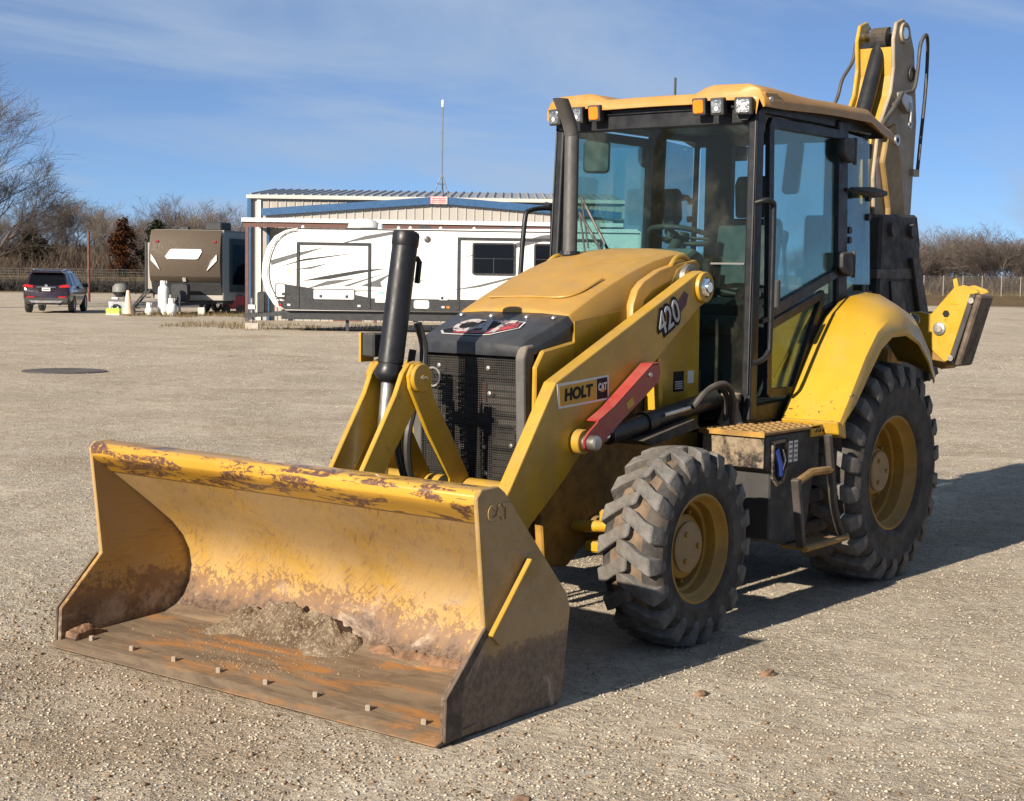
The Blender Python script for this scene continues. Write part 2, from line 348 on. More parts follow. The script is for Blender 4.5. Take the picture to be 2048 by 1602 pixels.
tag(stones('far_gravel', 70000, 0, 0, 5, 46, .006, .022, m_stone, .85), 'coarse loose gravel in the open yard before the trailers', 'gravel', kind='stuff')
t = NT('brown_crumbs'); g_ = t.n('NewGeometry'); m_crumb = t.fin(t.mix(g_.outputs['Random Per Island'], (.12, .078, .048), (.27, .20, .135)), .95, spec=.1)
_u0 = (3.9-CAMP.x)*_cu+(-1.45-CAMP.y)*_su; _v0 = -(3.9-CAMP.x)*_su+(-1.45-CAMP.y)*_cu
pu = np.concatenate([rng.normal(_u0, .45, 2600), rng.normal(.3, .9, 1200), rng.normal(-1.0, .8, 900)]); pv = np.concatenate([rng.normal(_v0, .8, 2600), rng.normal(5.5, .5, 1200), rng.normal(5.3, .5, 900)])
tag(stones('mud_crumbs', 0, 0, 0, 0, 0, .003, .016, m_crumb, pos=(pu, pv)), 'brown mud crumbs strewn on the gravel around the bucket', 'mud crumbs', kind='stuff')

# a handful of bigger clods one can pick out
def clod(name, u, v, s, label, m, flat=.5, seed=0):
    r_ = random.Random(seed); bm = bmesh.new(); bmesh.ops.create_icosphere(bm, subdivisions=2, radius=1)
    for q in bm.verts:
        k = 1+(r_.random()-.5)*.5; q.co = Vector((q.co.x*k*s, q.co.y*k*s*.7, q.co.z*k*s*flat))
    me = bpy.data.meshes.new(name); bm.to_mesh(me); bm.free()
    o = link(name, me, m, loc=yard(u, v, float(gz(u, v))+s*flat*.25)); return tag(o, label, 'clod')
m_clod = mat('brown_mud', (.20, .12, .07), .95, var=.4, vs=30, bump=.6, bs=50)
clod('mud_clod', 1.18, 6.9, .05, 'brown mud clod on the gravel beside the backhoe shadow', m_clod, .35, 1)
clod('mud_clod', .83, 6.5, .038, 'small flat brown clod on sunlit gravel near the front tyre', m_clod, .4, 2)
clod('mud_clod', .05, 5.16, .04, 'small tuft of earth on gravel in front of the left bucket corner', m_clod, .3, 3)

# dark round lid set in the gravel
q = thing('manhole_cover', 'dark round metal cover set in the open gravel', 'manhole cover', yard(-7.7, 26.6, float(gz(-7.7, 26.6))))
B().lathe([(.0, 0), (.62, 0), (.62, .022), (.55, .03), (.5, .022), (.0, .024)], 28, ax='z', closed=False).obj('lid', m_steel, q, smooth=30)
B().lathe([(.63, -.05), (.72, -.05), (.71, .018), (.63, .02)], 28, ax='z').obj('rim', m_steel, q, smooth=30)

# dry grass and weeds round the trailers
def tufts(name, n, boxes, h0, h1, m, label):
    vs_, fs_ = [], []
    for u0, u1, v0, v1, wgt in boxes:
        for i in range(int(n*wgt)):
            u = random.uniform(u0, u1); v = random.uniform(v0, v1)
            if fbm(np.array([u*.7]), np.array([v*.7]), 3, 21)[0] < .47: continue
            h = random.uniform(h0, h1)*random.random()**.5; a = random.random()*6.28; lx, ly = random.gauss(0, .35)*h, random.gauss(0, .35)*h
            b_ = yard(u, v, float(gz(u, v))-.01); d = Vector((math.cos(a), math.sin(a), 0))*.009; k = len(vs_)
            vs_ += [b_-d, b_+d, b_+Vector((lx, ly, h))]; fs_.append((k, k+1, k+2))
    me = bpy.data.meshes.new(name); me.from_pydata([tuple(q) for q in vs_], [], fs_)
    return tag(link(name, me, m), label, 'grass', kind='stuff')
t = NT('dry_grass'); g_ = t.n('NewGeometry'); cr = t.n('ValToRGB'); t.l(g_.outputs['Random Per Island'], cr.inputs[0])
e = cr.color_ramp.elements; e[0].color = (.045, .048, .014, 1); e[1].color = (.21, .155, .075, 1); x = e.new(.4); x.color = (.115, .082, .036, 1)
m_grass = t.fin(cr.outputs[0], .9, spec=.1)
tufts('dry_grass', 9000, [(-11, -4, 46.5, 52, .35), (-4.5, 4, 47, 50, .2), (-14.6, -9.6, 57.5, 63, .55)], .05, .24, m_grass, 'sparse dry grass and weeds around the parked trailers')
tufts('bank_grass', 9000, [(-44, -14, 100, 126, 1.6), (34, 66, 137, 141, .8)], .25, .9, m_grass, 'tall dry grass on the bank behind the fences')

# ------------------------------------------------------------ bare trees
def limb_tree(seed, h, levels, spread, n0, curl=.25, fine=2, rbase=.05, up=.25, first=.28, twig=.006):
    r_ = random.Random(seed); tr = B(); cr_ = ([], [])
    def grow(p, d, ln, rad, lev):
        segs = 4 if lev < 2 else 3; pts = [p.copy()]; dd = d.copy(); q = p.copy()
        for i in range(segs):
            dd = (dd+Vector((r_.gauss(0, curl), r_.gauss(0, curl), r_.gauss(0, curl)+up*.25))*.5).normalized(); q = q+dd*ln/segs; pts.append(q.copy())
        rr = [max(twig*.6, rad*(1-.55*i/segs)) for i in range(segs+1)]
        if lev < 2: tr.tube(pts, rr, 7 if lev == 0 else 5)
        else:
            vv_, ff_ = cr_
            for a, b, ra, rb in zip(pts, pts[1:], rr, rr[1:]):
                t_ = (b-a).normalized(); o1 = t_.orthogonal().normalized(); o2 = t_.cross(o1); k = len(vv_)
                for j in range(3):
                    w_ = o1*math.cos(2.094*j)+o2*math.sin(2.094*j); vv_.append(a+w_*ra); vv_.append(b+w_*rb)
                for j in range(3): ff_.append((k+2*j, k+(2*j+2) % 6, k+(2*j+3) % 6, k+2*j+1))
        if lev >= levels: return
        nb = n0[lev]
        for i in range(nb):
            f = first+(1-first)*(i+r_.random())/nb if lev else .35+.65*(i+r_.random())/nb
            k = min(segs-1, int(f*segs)); fr = f*segs-k; s_ = pts[k].lerp(pts[k+1], fr)
            t_ = (pts[k+1]-pts[k]).normalized(); o1 = t_.orthogonal().normalized(); o1.rotate(Matrix.Rotation(r_.random()*6.28, 3, t_))
            nd = (t_*math.cos(spread)+o1*math.sin(spread)*(.7+.6*r_.random())+Vector((0, 0, up))).normalized()
            grow(s_, nd, ln*r_.uniform(.5, .78), rad*(1-.5*f)*.55, lev+1)
    grow(Vector((0, 0, -.1)), Vector((0, 0, 1)), h*.55, h*rbase, 0)
    return tr, cr_
m_bark = mat('grey_bark', (.085, .068, .056), .9, var=.35, vs=3)
m_twig = mat('bare_twigs', (.088, .068, .055), .9, var=.25, vs=.6)
m_twigr = mat('bare_brown_twigs', (.075, .052, .036), .9, var=.3, vs=.6)
def tree_mesh(seed, h, levels, spread, n0, **k):
    a, (v, f) = limb_tree(seed, h, levels, spread, n0, **k)
    tm = a.mesh('trunk', smooth=40); cm = bpy.data.meshes.new('crown'); cm.from_pydata([tuple(p) for p in v], [], f)
    tm.materials.append(m_bark); cm.materials.append(m_twig); return tm, cm
def put_tree(ms, u, v, sc, rz, label, group=None, name='bare_tree'):
    o = thing(name, label, 'tree', yard(u, v, float(gz(u, v))-.05), rz, group); o.scale = sc
    link('trunk', ms[0], None, o); link('crown', ms[1], None, o); return o
big = tree_mesh(11, 11.5, 6, .55, [7, 6, 5, 5, 4, 3], curl=.22, rbase=.024, up=.10, first=.2, twig=.008)
put_tree(big, -22.9, 68, (1.05, 1.05, .76), 2.3, 'large bare spreading tree rising above the parked SUV')
protos = [tree_mesh(30+i, 6.4, 5, .62, [7, 5, 4, 4, 3], curl=.25, rbase=.016, up=.2, first=.15, twig=.011) for i in range(4)]
lw = []
for i in range(52):
    u = -47+i*.68+random.uniform(-.4, .4); v = random.uniform(118, 140); s = random.uniform(.48, .66)*(1+.14*math.sin(i*.45)); lw.append((u*v/124, v, s))
for i, (u, v, s) in enumerate(lw):
    put_tree(protos[i % 4], u, v, (s*1.25, s*1.25, s), random.random()*6.28, 'bare grey tree in the wood on the bank behind the trailers', 'bare trees of the wood behind the trailers')
for i in range(40):
    v = random.uniform(141, 158); u = (34+i*.42+random.uniform(-.3, .3))*v/141; s = random.uniform(.66, .86)*(.74+.30*min(1, (i+1)/16))
    put_tree(protos[(i+1) % 4], u, v, (s*1.45, s*1.45, s), random.random()*6.28, 'bare brown tree in the thicket behind the wire fence past the stabilizer', 'bare trees of the thicket past the stabilizer')
for i in range(12):      # the same wood goes on behind the machine, seen through the cab glass
    v = random.uniform(141, 150); u = (9.5+i*2.0+random.uniform(-.4, .4))*v/141; s = random.uniform(.5, .68)
    put_tree(protos[i % 4], u, v, (s*1.2, s*1.2, s), random.random()*6.28, 'low bare tree of the far wood seen through the cab glass', 'low bare trees seen through the cab glass')
# undergrowth under the trees: nobody could count it
def brush(name, n, f_uv, h0, h1, m, label):
    vs_, fs_ = [], []
    for i in range(n):
        u, v = f_uv(); h = random.uniform(h0, h1); b_ = yard(u, v, float(gz(u, v))-.05)
        for j in range(2):
            a = random.random()*6.28; tip = b_+Vector((random.gauss(0, .4)*h, random.gauss(0, .4)*h, h*random.uniform(.5, 1))); d = Vector((math.cos(a), math.sin(a), 0))*.016; md = b_.lerp(tip, .5)+Vector((random.gauss(0, .1), random.gauss(0, .1), 0))
            k = len(vs_); vs_ += [b_-d, b_+d, md-d, md+d, tip]; fs_ += [(k, k+1, k+3, k+2), (k+2, k+3, k+4)]
            for q in range(3):
                s_ = b_.lerp(tip, random.uniform(.3, .9)); e_ = s_+Vector((random.gauss(0, .3), random.gauss(0, .3), random.uniform(0, .4)))*h*.4; k = len(vs_)
                vs_ += [s_-d*.7, s_+d*.7, e_]; fs_.append((k, k+1, k+2))
    me = bpy.data.meshes.new(name); me.from_pydata([tuple(q) for q in vs_], [], fs_)
    return tag(link(name, me, m), label, 'brush', kind='stuff')
brush('brush', 9000, lambda: (random.uniform(-50, -15), random.uniform(113, 136)), .8, 2.3, m_twigr, 'brown leafless undergrowth below the wood on the bank')
brush('thicket_brush', 8000, lambda: (random.uniform(32, 66), random.uniform(140, 150)), .8, 2.8, m_twigr, 'brown leafless undergrowth below the thicket past the stabilizer')
brush('fence_brush', 6500, lambda: (random.uniform(-44, -13), random.uniform(99.5, 102.5)), .5, 1.35, mat('dark_brush', (.035, .03, .026), .9, var=.4), 'dark scrub along the fence behind the SUV')
# the rust-leaved oak and the dark cedar beside it
def leafy(name, u, v, h, wd, n, cols, label, size=.13):
    o = thing(name, label, 'tree', yard(u, v, float(gz(u, v))), 0)
    B().tube([(0, 0, -.1), (.05, 0, h*.4), (0, .03, h*.9)], [.11, .08, .02], 7).obj('trunk', m_bark, o, smooth=40)
    vs_, fs_ = [], []; cl = [(random.gauss(0, .33), random.gauss(0, .33), random.random()) for _ in range(46)]
    for i in range(n):
        c = random.choice(cl); z = c[2]; k = wd*(1.05-z)**.7*(.55+.45*min(1, z*5)); p = Vector((c[0]*k*1.5+random.gauss(0, .17), c[1]*k*1.5+random.gauss(0, .17), h*(.12+.86*z)+random.gauss(0, .17)))
        a = Vector((random.gauss(0, 1), random.gauss(0, 1), random.gauss(0, 1))).normalized(); b_ = a.orthogonal().normalized(); s = size*random.uniform(.5, 1.2); q = len(vs_)
        vs_ += [p-a*s, p+b_*s*.5, p+a*s, p-b_*s*.5]; fs_.append((q, q+1, q+2, q+3))
    me = bpy.data.meshes.new('crown'); me.from_pydata([tuple(q) for q in vs_], [], fs_)
    t = NT(name+'_leaves'); g_ = t.n('NewGeometry'); t.fin(t.mix(g_.outputs['Random Per Island'], cols[0], cols[1]), .8, spec=.2); link('crown', me, t.m, o); return o
leafy('oak_tree', -28.6, 114, 4.2, 1.5, 5200, ((.075, .028, .013), (.135, .056, .024)), 'small oak with rust brown leaves in front of the bare wood')
leafy('cedar_tree', -26.4, 115, 3.9, 1.5, 5200, ((.02, .03, .014), (.05, .06, .025)), 'dark green cedar growing right beside the rust-leaved oak')
leafy('cedar_tree', -36.2, 117, 2.9, 2.2, 3600, ((.03, .028, .017), (.06, .052, .032)), 'olive green cedar in the wood above the SUV roof')

# ------------------------------------------------------------ fences and the brown pole
m_wire = mat('galvanised_wire', (.20, .20, .20), .5, .6)
m_post = mat('pale_fence_post', (.24, .215, .18), .8, var=.2)
def fence(name, u0, v0, u1, v1, n, h, label, m, wr=.006, hz=8):
    o = thing(name, label, 'fence', yard(u0, v0, float(gz(u0, v0))))
    org = yard(u0, v0, float(gz(u0, v0))); pts = []
    for i in range(n+1):
        f = i/n; u = u0+(u1-u0)*f; v = v0+(v1-v0)*f; pts.append(yard(u, v, float(gz(u, v)))-org)
    pm = B().cyl((0, 0, -.2), (0, 0, h), .038, 8).mesh('post', smooth=40)
    for p in pts: link('post', pm, m, o, loc=p)
    b_ = B()
    for k in range(hz+1):
        for a, c in zip(pts, pts[1:]): b_.beam(a+Vector((0, 0, h*(.04+.93*k/hz))), c+Vector((0, 0, h*(.04+.93*k/hz))), wr*2, wr*2)
    for a, c in zip(pts, pts[1:]):
        for k in range(1, 24):
            q = a.lerp(c, k/24); b_.beam(q+Vector((0, 0, .05)), q+Vector((.001, 0, h*.97)), wr, wr)
    tag(b_.obj('wire_mesh', m_wire, o), kind='stuff'); return o
fence('wire_fence', -44, 99, -11, 103, 11, 1.5, 'dark wire fence running behind the SUV and brown trailer', mat('rusty_fence_post', (.06, .045, .035), .8))
fence('wire_fence', 30, 133, 62, 139, 18, 1.75, 'wire fence with pale posts before the thicket past the stabilizer', m_post, .005)
q = thing('utility_pole', 'tall thin rusty brown pole standing behind the SUV', 'pole', yard(-21.6, 79, 0.05))
B().tube([(0, 0, -.3), (0, 0, 3.3), (0, 0, 3.55)], [.075, .07, .062], 12).obj('shaft', mat('rusty_pole', (.13, .05, .035), .75, var=.3), q, smooth=40)
B().lathe([(0, 3.55), (.08, 3.55), (.07, 3.6), (0, 3.62)], 12, ax='z', closed=False).obj('cap', m_steel, q)

# ------------------------------------------------------------ metal building
m_wall = mat('cream_metal_siding', (.31, .29, .262), .5, var=.06, vs=1.5)
m_metalroof = mat('galvalume_roof', (.27, .275, .28), .5, .25, var=.12, vs=2)
m_cream = mat('cream_trim', (.44, .42, .38), .5, var=.05)
m_brown = mat('brown_trim', (.10, .045, .035), .55, var=.15)
BV = 56.0
bl = thing('metal_building', 'long cream ribbed metal building with blue gable trim behind the white trailer', 'building', yard(-9.5, BV, 0), YA)
# local: x along the front, y back, z up ; front wall at y = 0
pw = .31; npan = 43; LEN = npan*pw
pm = B().prism([(0, 0), (.018, -.03), (.05, -.03), (.068, 0), (.16, -.006), (.18, -.006), (pw-.002, 0), (pw-.002, .03), (0, .03)], 0, 4.42, 'z').mesh('wall_panel')
for i in range(npan): link('wall_panel', pm, m_wall, bl, loc=(i*pw, 0, 0))
rise = .50; rd = 6.0
rm = B().loft([[(0, 0, 0), (.02, 0, .05), (.05, 0, .05), (.07, 0, 0), (pw-.002, 0, 0), (pw-.002, 0, -.02), (0, 0, -.02)], [(0, rd, rise), (.02, rd, rise+.05), (.05, rd, rise+.05), (.07, rd, rise), (pw-.002, rd, rise), (pw-.002, rd, rise-.02), (0, rd, rise-.02)]]).mesh('roof_panel')
for i in range(npan): link('roof_panel', rm, m_metalroof, bl, loc=(i*pw, -.12, 4.5))
B().box(-.12, LEN+.1, -.17, -.122, 4.36, 4.49).obj('eave_gutter', m_cream, bl, .008)
B().box(-.10, 0.0, -.05, 12, 0, 4.42).obj('side_wall', m_blue, bl)
B().box(LEN, LEN+.1, -.04, 12, 0, 4.42).obj('side_wall', m_wall, bl)
B().box(-.05, LEN+.05, 11.9, 12, 0, 4.42).obj('back_wall', m_wall, bl)
B().loft([[(-.1, 5.9, 4.5+rise), (LEN+.1, 5.9, 4.5+rise), (LEN+.1, 5.9, 4.48+rise), (-.1, 5.9, 4.48+rise)], [(-.1, 12.1, 4.46), (LEN+.1, 12.1, 4.46), (LEN+.1, 12.1, 4.44), (-.1, 12.1, 4.44)]]).obj('rear_roof', m_metalroof, bl)
B().prism([(-.17, 4.42), (12, 4.42), (6, 4.47+rise)], -.13, -.105, 'x').obj('rake_trim', m_blue, bl)
# shallow gable front with blue rakes
B().prism([(.62, 3.62), (13.0, 3.62), (13.0, 3.86), (6.8, 4.33), (.62, 3.80)], -.42, -.38).obj('gable_backing', m_wall, bl)
gm = B().prism([(0, 0), (.015, -.028), (.045, -.028), (.06, 0)], 0, 1, 'z').mesh('gable_rib')
for i in range(40):
    x = .7+i*.305; zt = 3.8+(4.3-3.8)*(x-.62)/6.2 if x < 6.8 else 3.86+(4.3-3.86)*(13-x)/6.2
    o = link('gable_rib', gm, m_wall, bl, loc=(x, -.42, 3.62)); o.scale = (1, 1, max(.05, zt-3.62))
B().beam((.5, -.52, 3.86), (6.85, -.52, 4.38), .14, .25).obj('blue_rake', m_blue, bl)
B().beam((6.85, -.52, 4.38), (13.3, -.52, 3.92), .14, .25).obj('blue_rake', m_blue, bl)
s_ = B().box(6.5, 7.1, -.63, -.61, 4.24, 4.5).obj('gable_sign', mat('pink_sign', (.62, .34, .33), .5), bl)
for k in range(3): B().box(6.56, 7.04, -.635, -.631, 4.29+k*.065, 4.315+k*.065).obj('sign_line', mat('sign_text', (.5, .10, .12), .5), s_)
# porch below it
B().box(.0, 13.3, -1.6, -.45, 3.56, 3.60).obj('porch_roof', m_metalroof, bl)
B().box(-.03, 13.3, -1.66, -1.6, 3.48, 3.62).obj('porch_fascia', m_white, bl, .006)
B().box(.02, 13.3, -1.59, -1.55, 3.30, 3.475).obj('porch_beam', m_brown, bl)
for x, m in ((.10, m_brown), (4.6, m_brown), (9.0, m_brown), (13.1, m_brown)): B().box(x, x+.11, -1.62, -1.51, 0, 3.3).obj('porch_post', m, bl)
B().box(-.06, .05, -.15, -.05, 0, 4.35).obj('corner_trim', m_blue, bl); B().box(.25, .4, -.085, -.035, 0, 4.33).obj('downspout', m_white, bl, .01)
B().box(.62, .72, -.2, -.1, 0, 3.6).obj('blue_post', m_blue, bl)
for i in range(2): B().box(3.+i*5, 4.+i*5, -.06, -.032, 0, 2.1).obj('door', m_brown, bl)
# tripod mast on the roof ridge line
ms_ = thing('antenna_mast', 'thin grey tripod mast with a white lamp on the building roof', 'mast', yard(-2.65, BV+.4, 4.6))
B().cyl((0, 0, .1), (0, 0, 3.2), .022, 8).obj('pole', mat('mast_steel', (.10, .12, .14), .5, .4), ms_)
for a in (90, 210, 330): B().cyl((.34*math.cos(R(a)), .34*math.sin(R(a)), -.05), (0, 0, .78), .017, 6).obj('leg', m_pipe, ms_)
B().tube([(.16, -.1, .4), (-.16, -.1, .4), (0, .18, .4), (.16, -.1, .4)], .01, 6).obj('brace', m_pipe, ms_)
B().lathe([(0, 3.15), (.045, 3.15), (.05, 3.2), (.05, 3.36), (.035, 3.4), (0, 3.41)], 12, ax='z', closed=False).obj('lamp', m_white, ms_, smooth=40)

# ------------------------------------------------------------ white travel trailer
m_rvw = mat('white_gelcoat', (.66, .655, .635), .3, var=.03, coat=.2)
m_rvb = mat('charcoal_trim', (.028, .029, .031), .45, var=.2)
m_rvg = mat('grey_swoosh', (.10, .10, .105), .4, var=.1)
RVV = 46.0
rv = thing('travel_trailer', 'white travel trailer with black swoosh graphics parked before the metal building', 'trailer', yard(0, RVV, 0), YA)
# local x along the side (front at -7.4), y back, side wall at y = 0
prof = [(-6.75, .62), (-7.05, .80), (-7.30, 1.15), (-7.43, 1.6), (-7.40, 2.05), (-7.26, 2.5), (-7.05, 2.78), (-6.75, 2.96), (-6.4, 3.03), (3.6, 3.18), (3.75, 3.1), (3.75, .66)]
B().prism(prof, 0, 2.45).obj('body', m_rvw, rv, .03, 40, 2)
cap = [(-6.95, .70), (-7.10, .80), (-7.33, 1.15), (-7.46, 1.6), (-7.43, 2.05), (-7.29, 2.52), (-7.08, 2.81), (-6.76, 2.99), (-6.4, 3.06), (-6.42, 3.02), (-6.72, 2.93), (-6.98, 2.74), (-7.16, 2.46), (-7.28, 2.05), (-7.30, 1.62), (-7.18, 1.2), (-6.98, .88)]
B().prism(cap, -.022, -.002).obj('cap_seam', m_rvw, rv, smooth=30)
seam = [(-6.86, .82), (-7.12, 1.2), (-7.24, 1.62), (-7.22, 2.05), (-7.1, 2.45), (-6.93, 2.72), (-6.68, 2.90), (-6.38, 2.98)]
B().tube([(x, -.012, z) for x, z in seam], .014, 6).obj('seam_strip', m_rvb, rv)
B().prism([(-7.05, .84), (-6.9, 1.42), (-4.6, 1.1), (-4.2, 1.02), (3.74, 1.02), (3.74, .655), (-6.78, .655)], -.012, -.002).obj('skirt', m_rvb, rv)
B().box(-6.4, 3.7, -.02, .02, 3.03, 3.06).obj('roof_rail', m_rvb, rv)
def deco(nm, poly, m=m_rvg, d=.006): B().prism(poly, -d-.03 if 'slide' in nm else -d, -.001-(.03 if 'slide' in nm else 0)).obj(nm.replace('slide_', ''), m, rv)
def frame_(x0, x1, z0, z1, wd=.08, y=-.032):
    b_ = B(); b_.box(x0, x1, y, -.002, z1-wd, z1); b_.box(x0, x0+wd, y, -.002, z0, z1-wd); b_.box(x1-wd, x1, y, -.002, z0, z1-wd); b_.obj('slide_out_trim', m_rvb, rv)
frame_(-6.43, -4.24, .72, 2.65); frame_(-1.68, 2.6, .72, 2.86)
for pl, m in (([(-7.18, 1.95), (-7.2, 2.1), (-6.5, 2.31), (-5.55, 2.52), (-6.4, 2.22)], m_rvg), ([(-7.1, 1.86), (-6.3, 2.08), (-4.45, 2.38), (-6.2, 2.16)], m_rvb),
              ([(-5.15, 2.62), (-4.4, 2.86), (-3.5, 3.02), (-3.05, 3.02), (-4.2, 2.78)], m_rvg), ([(-6.3, 1.5), (-5.6, 1.66), (-4.6, 1.84), (-3.7, 1.92), (-4.6, 1.74), (-5.5, 1.56)], m_rvb),
              ([(-6.2, 1.26), (-5.3, 1.43), (-4.65, 1.6), (-5.5, 1.52)], m_rvg), ([(-6.2, 1.22), (-5, 1.20), (-3.6, 1.26), (-5, 1.24)], m_rvb), ([(-5.1, 1.36), (-4.3, 1.62), (-3.5, 1.85), (-4.2, 1.62), (-4.9, 1.36)], m_rvg),
              ([(-4.55, 1.38), (-4.1, 1.55), (-3.6, 1.78), (-3.95, 1.5), (-3.9, 1.35)], m_rvg), ([(-6.5, 1.83), (-5.9, 1.95), (-5.4, 2.06), (-6.0, 1.86)], m_rvg), ([(-5.5, 2.1), (-4.4, 2.27), (-5.2, 2.14)], m_grey),
              ([(-1.9, 1.28), (-1.0, 1.47), (.1, 1.75), (1.1, 2.0), (.1, 1.70), (-1, 1.40)], m_rvg), ([(-1.75, 2.22), (-.6, 2.5), (.8, 2.95), (1.8, 3.05), (1.3, 2.9), (.2, 2.6)], m_rvg), ([(-.6, 1.05), (.6, 1.3), (2.4, 1.75), (.8, 1.3)], m_rvb)):
    deco('swoosh', pl, m)
def win(x0, x1, z0, z1, r=.07):
    f = B().prism(rrect(x0, x1, z0, z1, r), -.045, -.033).obj('window', m_rvb, rv); B().prism(rrect(x0+.05, x1-.05, z0+.05, z1-.05, r*.7), -.05, -.046).obj('pane', m_dglass, f)
    B().box((x0+x1)/2-.01, (x0+x1)/2+.01, -.053, -.0502, z0+.05, (z0+z1)/2).obj('window_bar', m_rvb, f); B().box(x0+.05, x1-.05, -.053, -.0502, (z0+z1)/2, (z0+z1)/2+.015).obj('window_bar', m_rvb, f)
win(-1.24, .03, 1.76, 2.71); win(.58, 1.7, 1.76, 2.71); win(2.75, 3.4, 1.8, 2.6)
def hatch(x0, x1, z0, z1):
    h = B().ring(rrect(x0, x1, z0, z1, .05), .025, -.022, -.013).obj('hatch', m_rvb, rv); B().prism(rrect(x0+.025, x1-.025, z0+.025, z1-.025, .04), -.018, -.0125).obj('hatch_panel', m_rvw, h)
    B().box(x0+.2, x0+.28, -.03, -.0182, z0+.07, z0+.15).obj('latch', m_rvb, h)
    if x1-x0 > .6: B().box(x1-.28, x1-.2, -.03, -.0182, z0+.07, z0+.15).obj('latch', m_rvb, h)
hatch(-5.95, -4.7, .95, 1.28); hatch(-7.06, -6.75, 1.0, 1.42); hatch(-7.05, -6.76, .88, .985)
B().prism(rrect(-2.95, -2.5, .74, .98, .06), -.02, -.0125).obj('white_hatch', m_rvw, rv); B().prism(rrect(-4.1, -3.4, .9, 1.27, .02), -.02, -.0125).obj('white_hatch', m_rvw, rv); B().prism(rrect(-2.2, -1.95, 1.0, 1.45, .02), -.02, -.0125).obj('white_hatch', m_rvw, rv)
B().box(-4.0, -3.82, -.024, -.0202, 1.15, 1.22).obj('small_label', mat('green_label', (.22, .42, .36), .5), rv); B().box(-2.15, -2.08, -.03, -.0202, 1.02, 1.1).obj('outlet', m_rvb, rv)
for x, m in ((-4.62, m_decwhite), (-2.13, m_decwhite), (-1.98, m_amber), (-6.7, m_decwhite), (-6.95, m_redlens)): B().box(x, x+.09, -.026, -.0125, .76, .82).obj('marker_light', m, rv)
B().lathe([(0, -.03), (.075, -.03), (.1, -.012), (.1, -.001), (0, -.001)], 20, (-2.57, 0, 2.78), closed=False).obj('speaker', m_pipe, rv, smooth=40)
text('lettering', 'idge', .19, frame4((-2.85, -.004, 1.57), (1, 0, 0), (0, 0, 1)), m_rvg, rv, shear=.3)
for a, b_ in ((-6.72, -6.58),): B().prism(rrect(a, b_, 1.68, 1.86, .05), -.006, -.001).obj('sun_sticker', mat('pale_yellow', (.75, .72, .35), .5), rv)
# roof gear
B().lathe([(0, .0), (.42, 0), (.50, .07), (.46, .2), (.33, .3), (.18, .34), (0, .35)], 24, (-4.55, 1.1, 3.05), 'z', closed=False).obj('satellite_dome', m_white, rv, smooth=40)
B().lathe([(0, 0), (.55, 0), (.55, .06), (.4, .09), (0, .1)], 24, (-4.55, .9, 3.03), 'z', closed=False).obj('dome_base', m_rvb, rv, smooth=40)
B().lathe([(0, 0), (.09, 0), (.06, .18), (0, .2)], 12, (-4.0, .5, 3.05), 'z', closed=False).obj('vent_cap', m_cream, rv, smooth=40)
for x in (-6.3, -3.45, -3.1, -2.2, -1.2, 1.6, 2.4): B().lathe([(0, 0), (.05, 0), (.05, .09), (.02, .12), (0, .12)], 10, (x, .4, 3.06+.015*x*.3), 'z', closed=False).obj('vent', m_white, rv)
B().prism([(-2.95, 3.05), (-2.45, 3.07), (-2.55, 3.18), (-2.75, 3.22)], .3, .9).obj('roof_fan', m_rvb, rv); B().prism([(-.4, 3.1), (0, 3.1), (-.05, 3.2), (-.3, 3.2)], .3, .9).obj('roof_fan', m_rvb, rv)
B().prism([(1.6, 3.12), (2.6, 3.14), (2.5, 3.4), (1.8, 3.42)], .7, 1.5).obj('air_conditioner', m_white, rv, .05)
# running gear, hitch
B().box(-6.9, 3.6, .15, 2.3, .36, .64).obj('chassis', m_rvb, rv)
B().beam((-6.8, 1.2, .52), (-8.2, 1.2, .42), .12, .14).obj('tongue', m_rvb, rv); B().beam((-6.8, .3, .52), (-8.1, 1.15, .42), .1, .12).obj('tongue', m_rvb, rv)
B().cyl((-7.95, 1.2, .12), (-7.95, 1.2, .95), .04, 10).obj('jack', m_zinc, rv); B().box(-8.05, -7.85, 1.1, 1.3, .62, .75).obj('jack_head', m_white, rv)
B().box(-7.75, -7.5, .9, 1.5, .5, 1.15).obj('battery_box', m_rvb, rv, .04)
def rvwheel(x, y, p):
    w_ = B().lathe([(.2, -.1), (.33, -.1), (.355, -.06), (.355, .06), (.33, .1), (.2, .1)], 26, (x, y, .34)).obj('wheel', m_rub, p, smooth=40)
    B().lathe([(0, -.06), (.1, -.07), (.2, -.1), (.2, .08), (0, .08)], 20, (x, y, .34), closed=False).obj('rim', m_zinc, w_, smooth=40)
for x in (.55, 1.45):
    for y in (.22, 2.2): rvwheel(x, y, rv)
for x in (-5.0, -.9): B().box(x, x+.09, .3, .4, .02, .55).obj('stabilizer_leg', m_rvb, rv); 
q = thing('concrete_block', 'pale grey concrete block under the white trailer jack', 'block', yard(-7.95, RVV+1.2, float(gz(-7.95, RVV+1.2))), YA+.1)
b_ = B().box(-.2, .2, -.1, .1, 0, .19).obj('block', mat('concrete', (.40, .36, .31), .9, var=.2, bump=.4), q, .012)
for x in (-.09, .09): B().box(x-.06, x+.06, -.06, .06, .191, .194).obj('core', m_steel, b_)

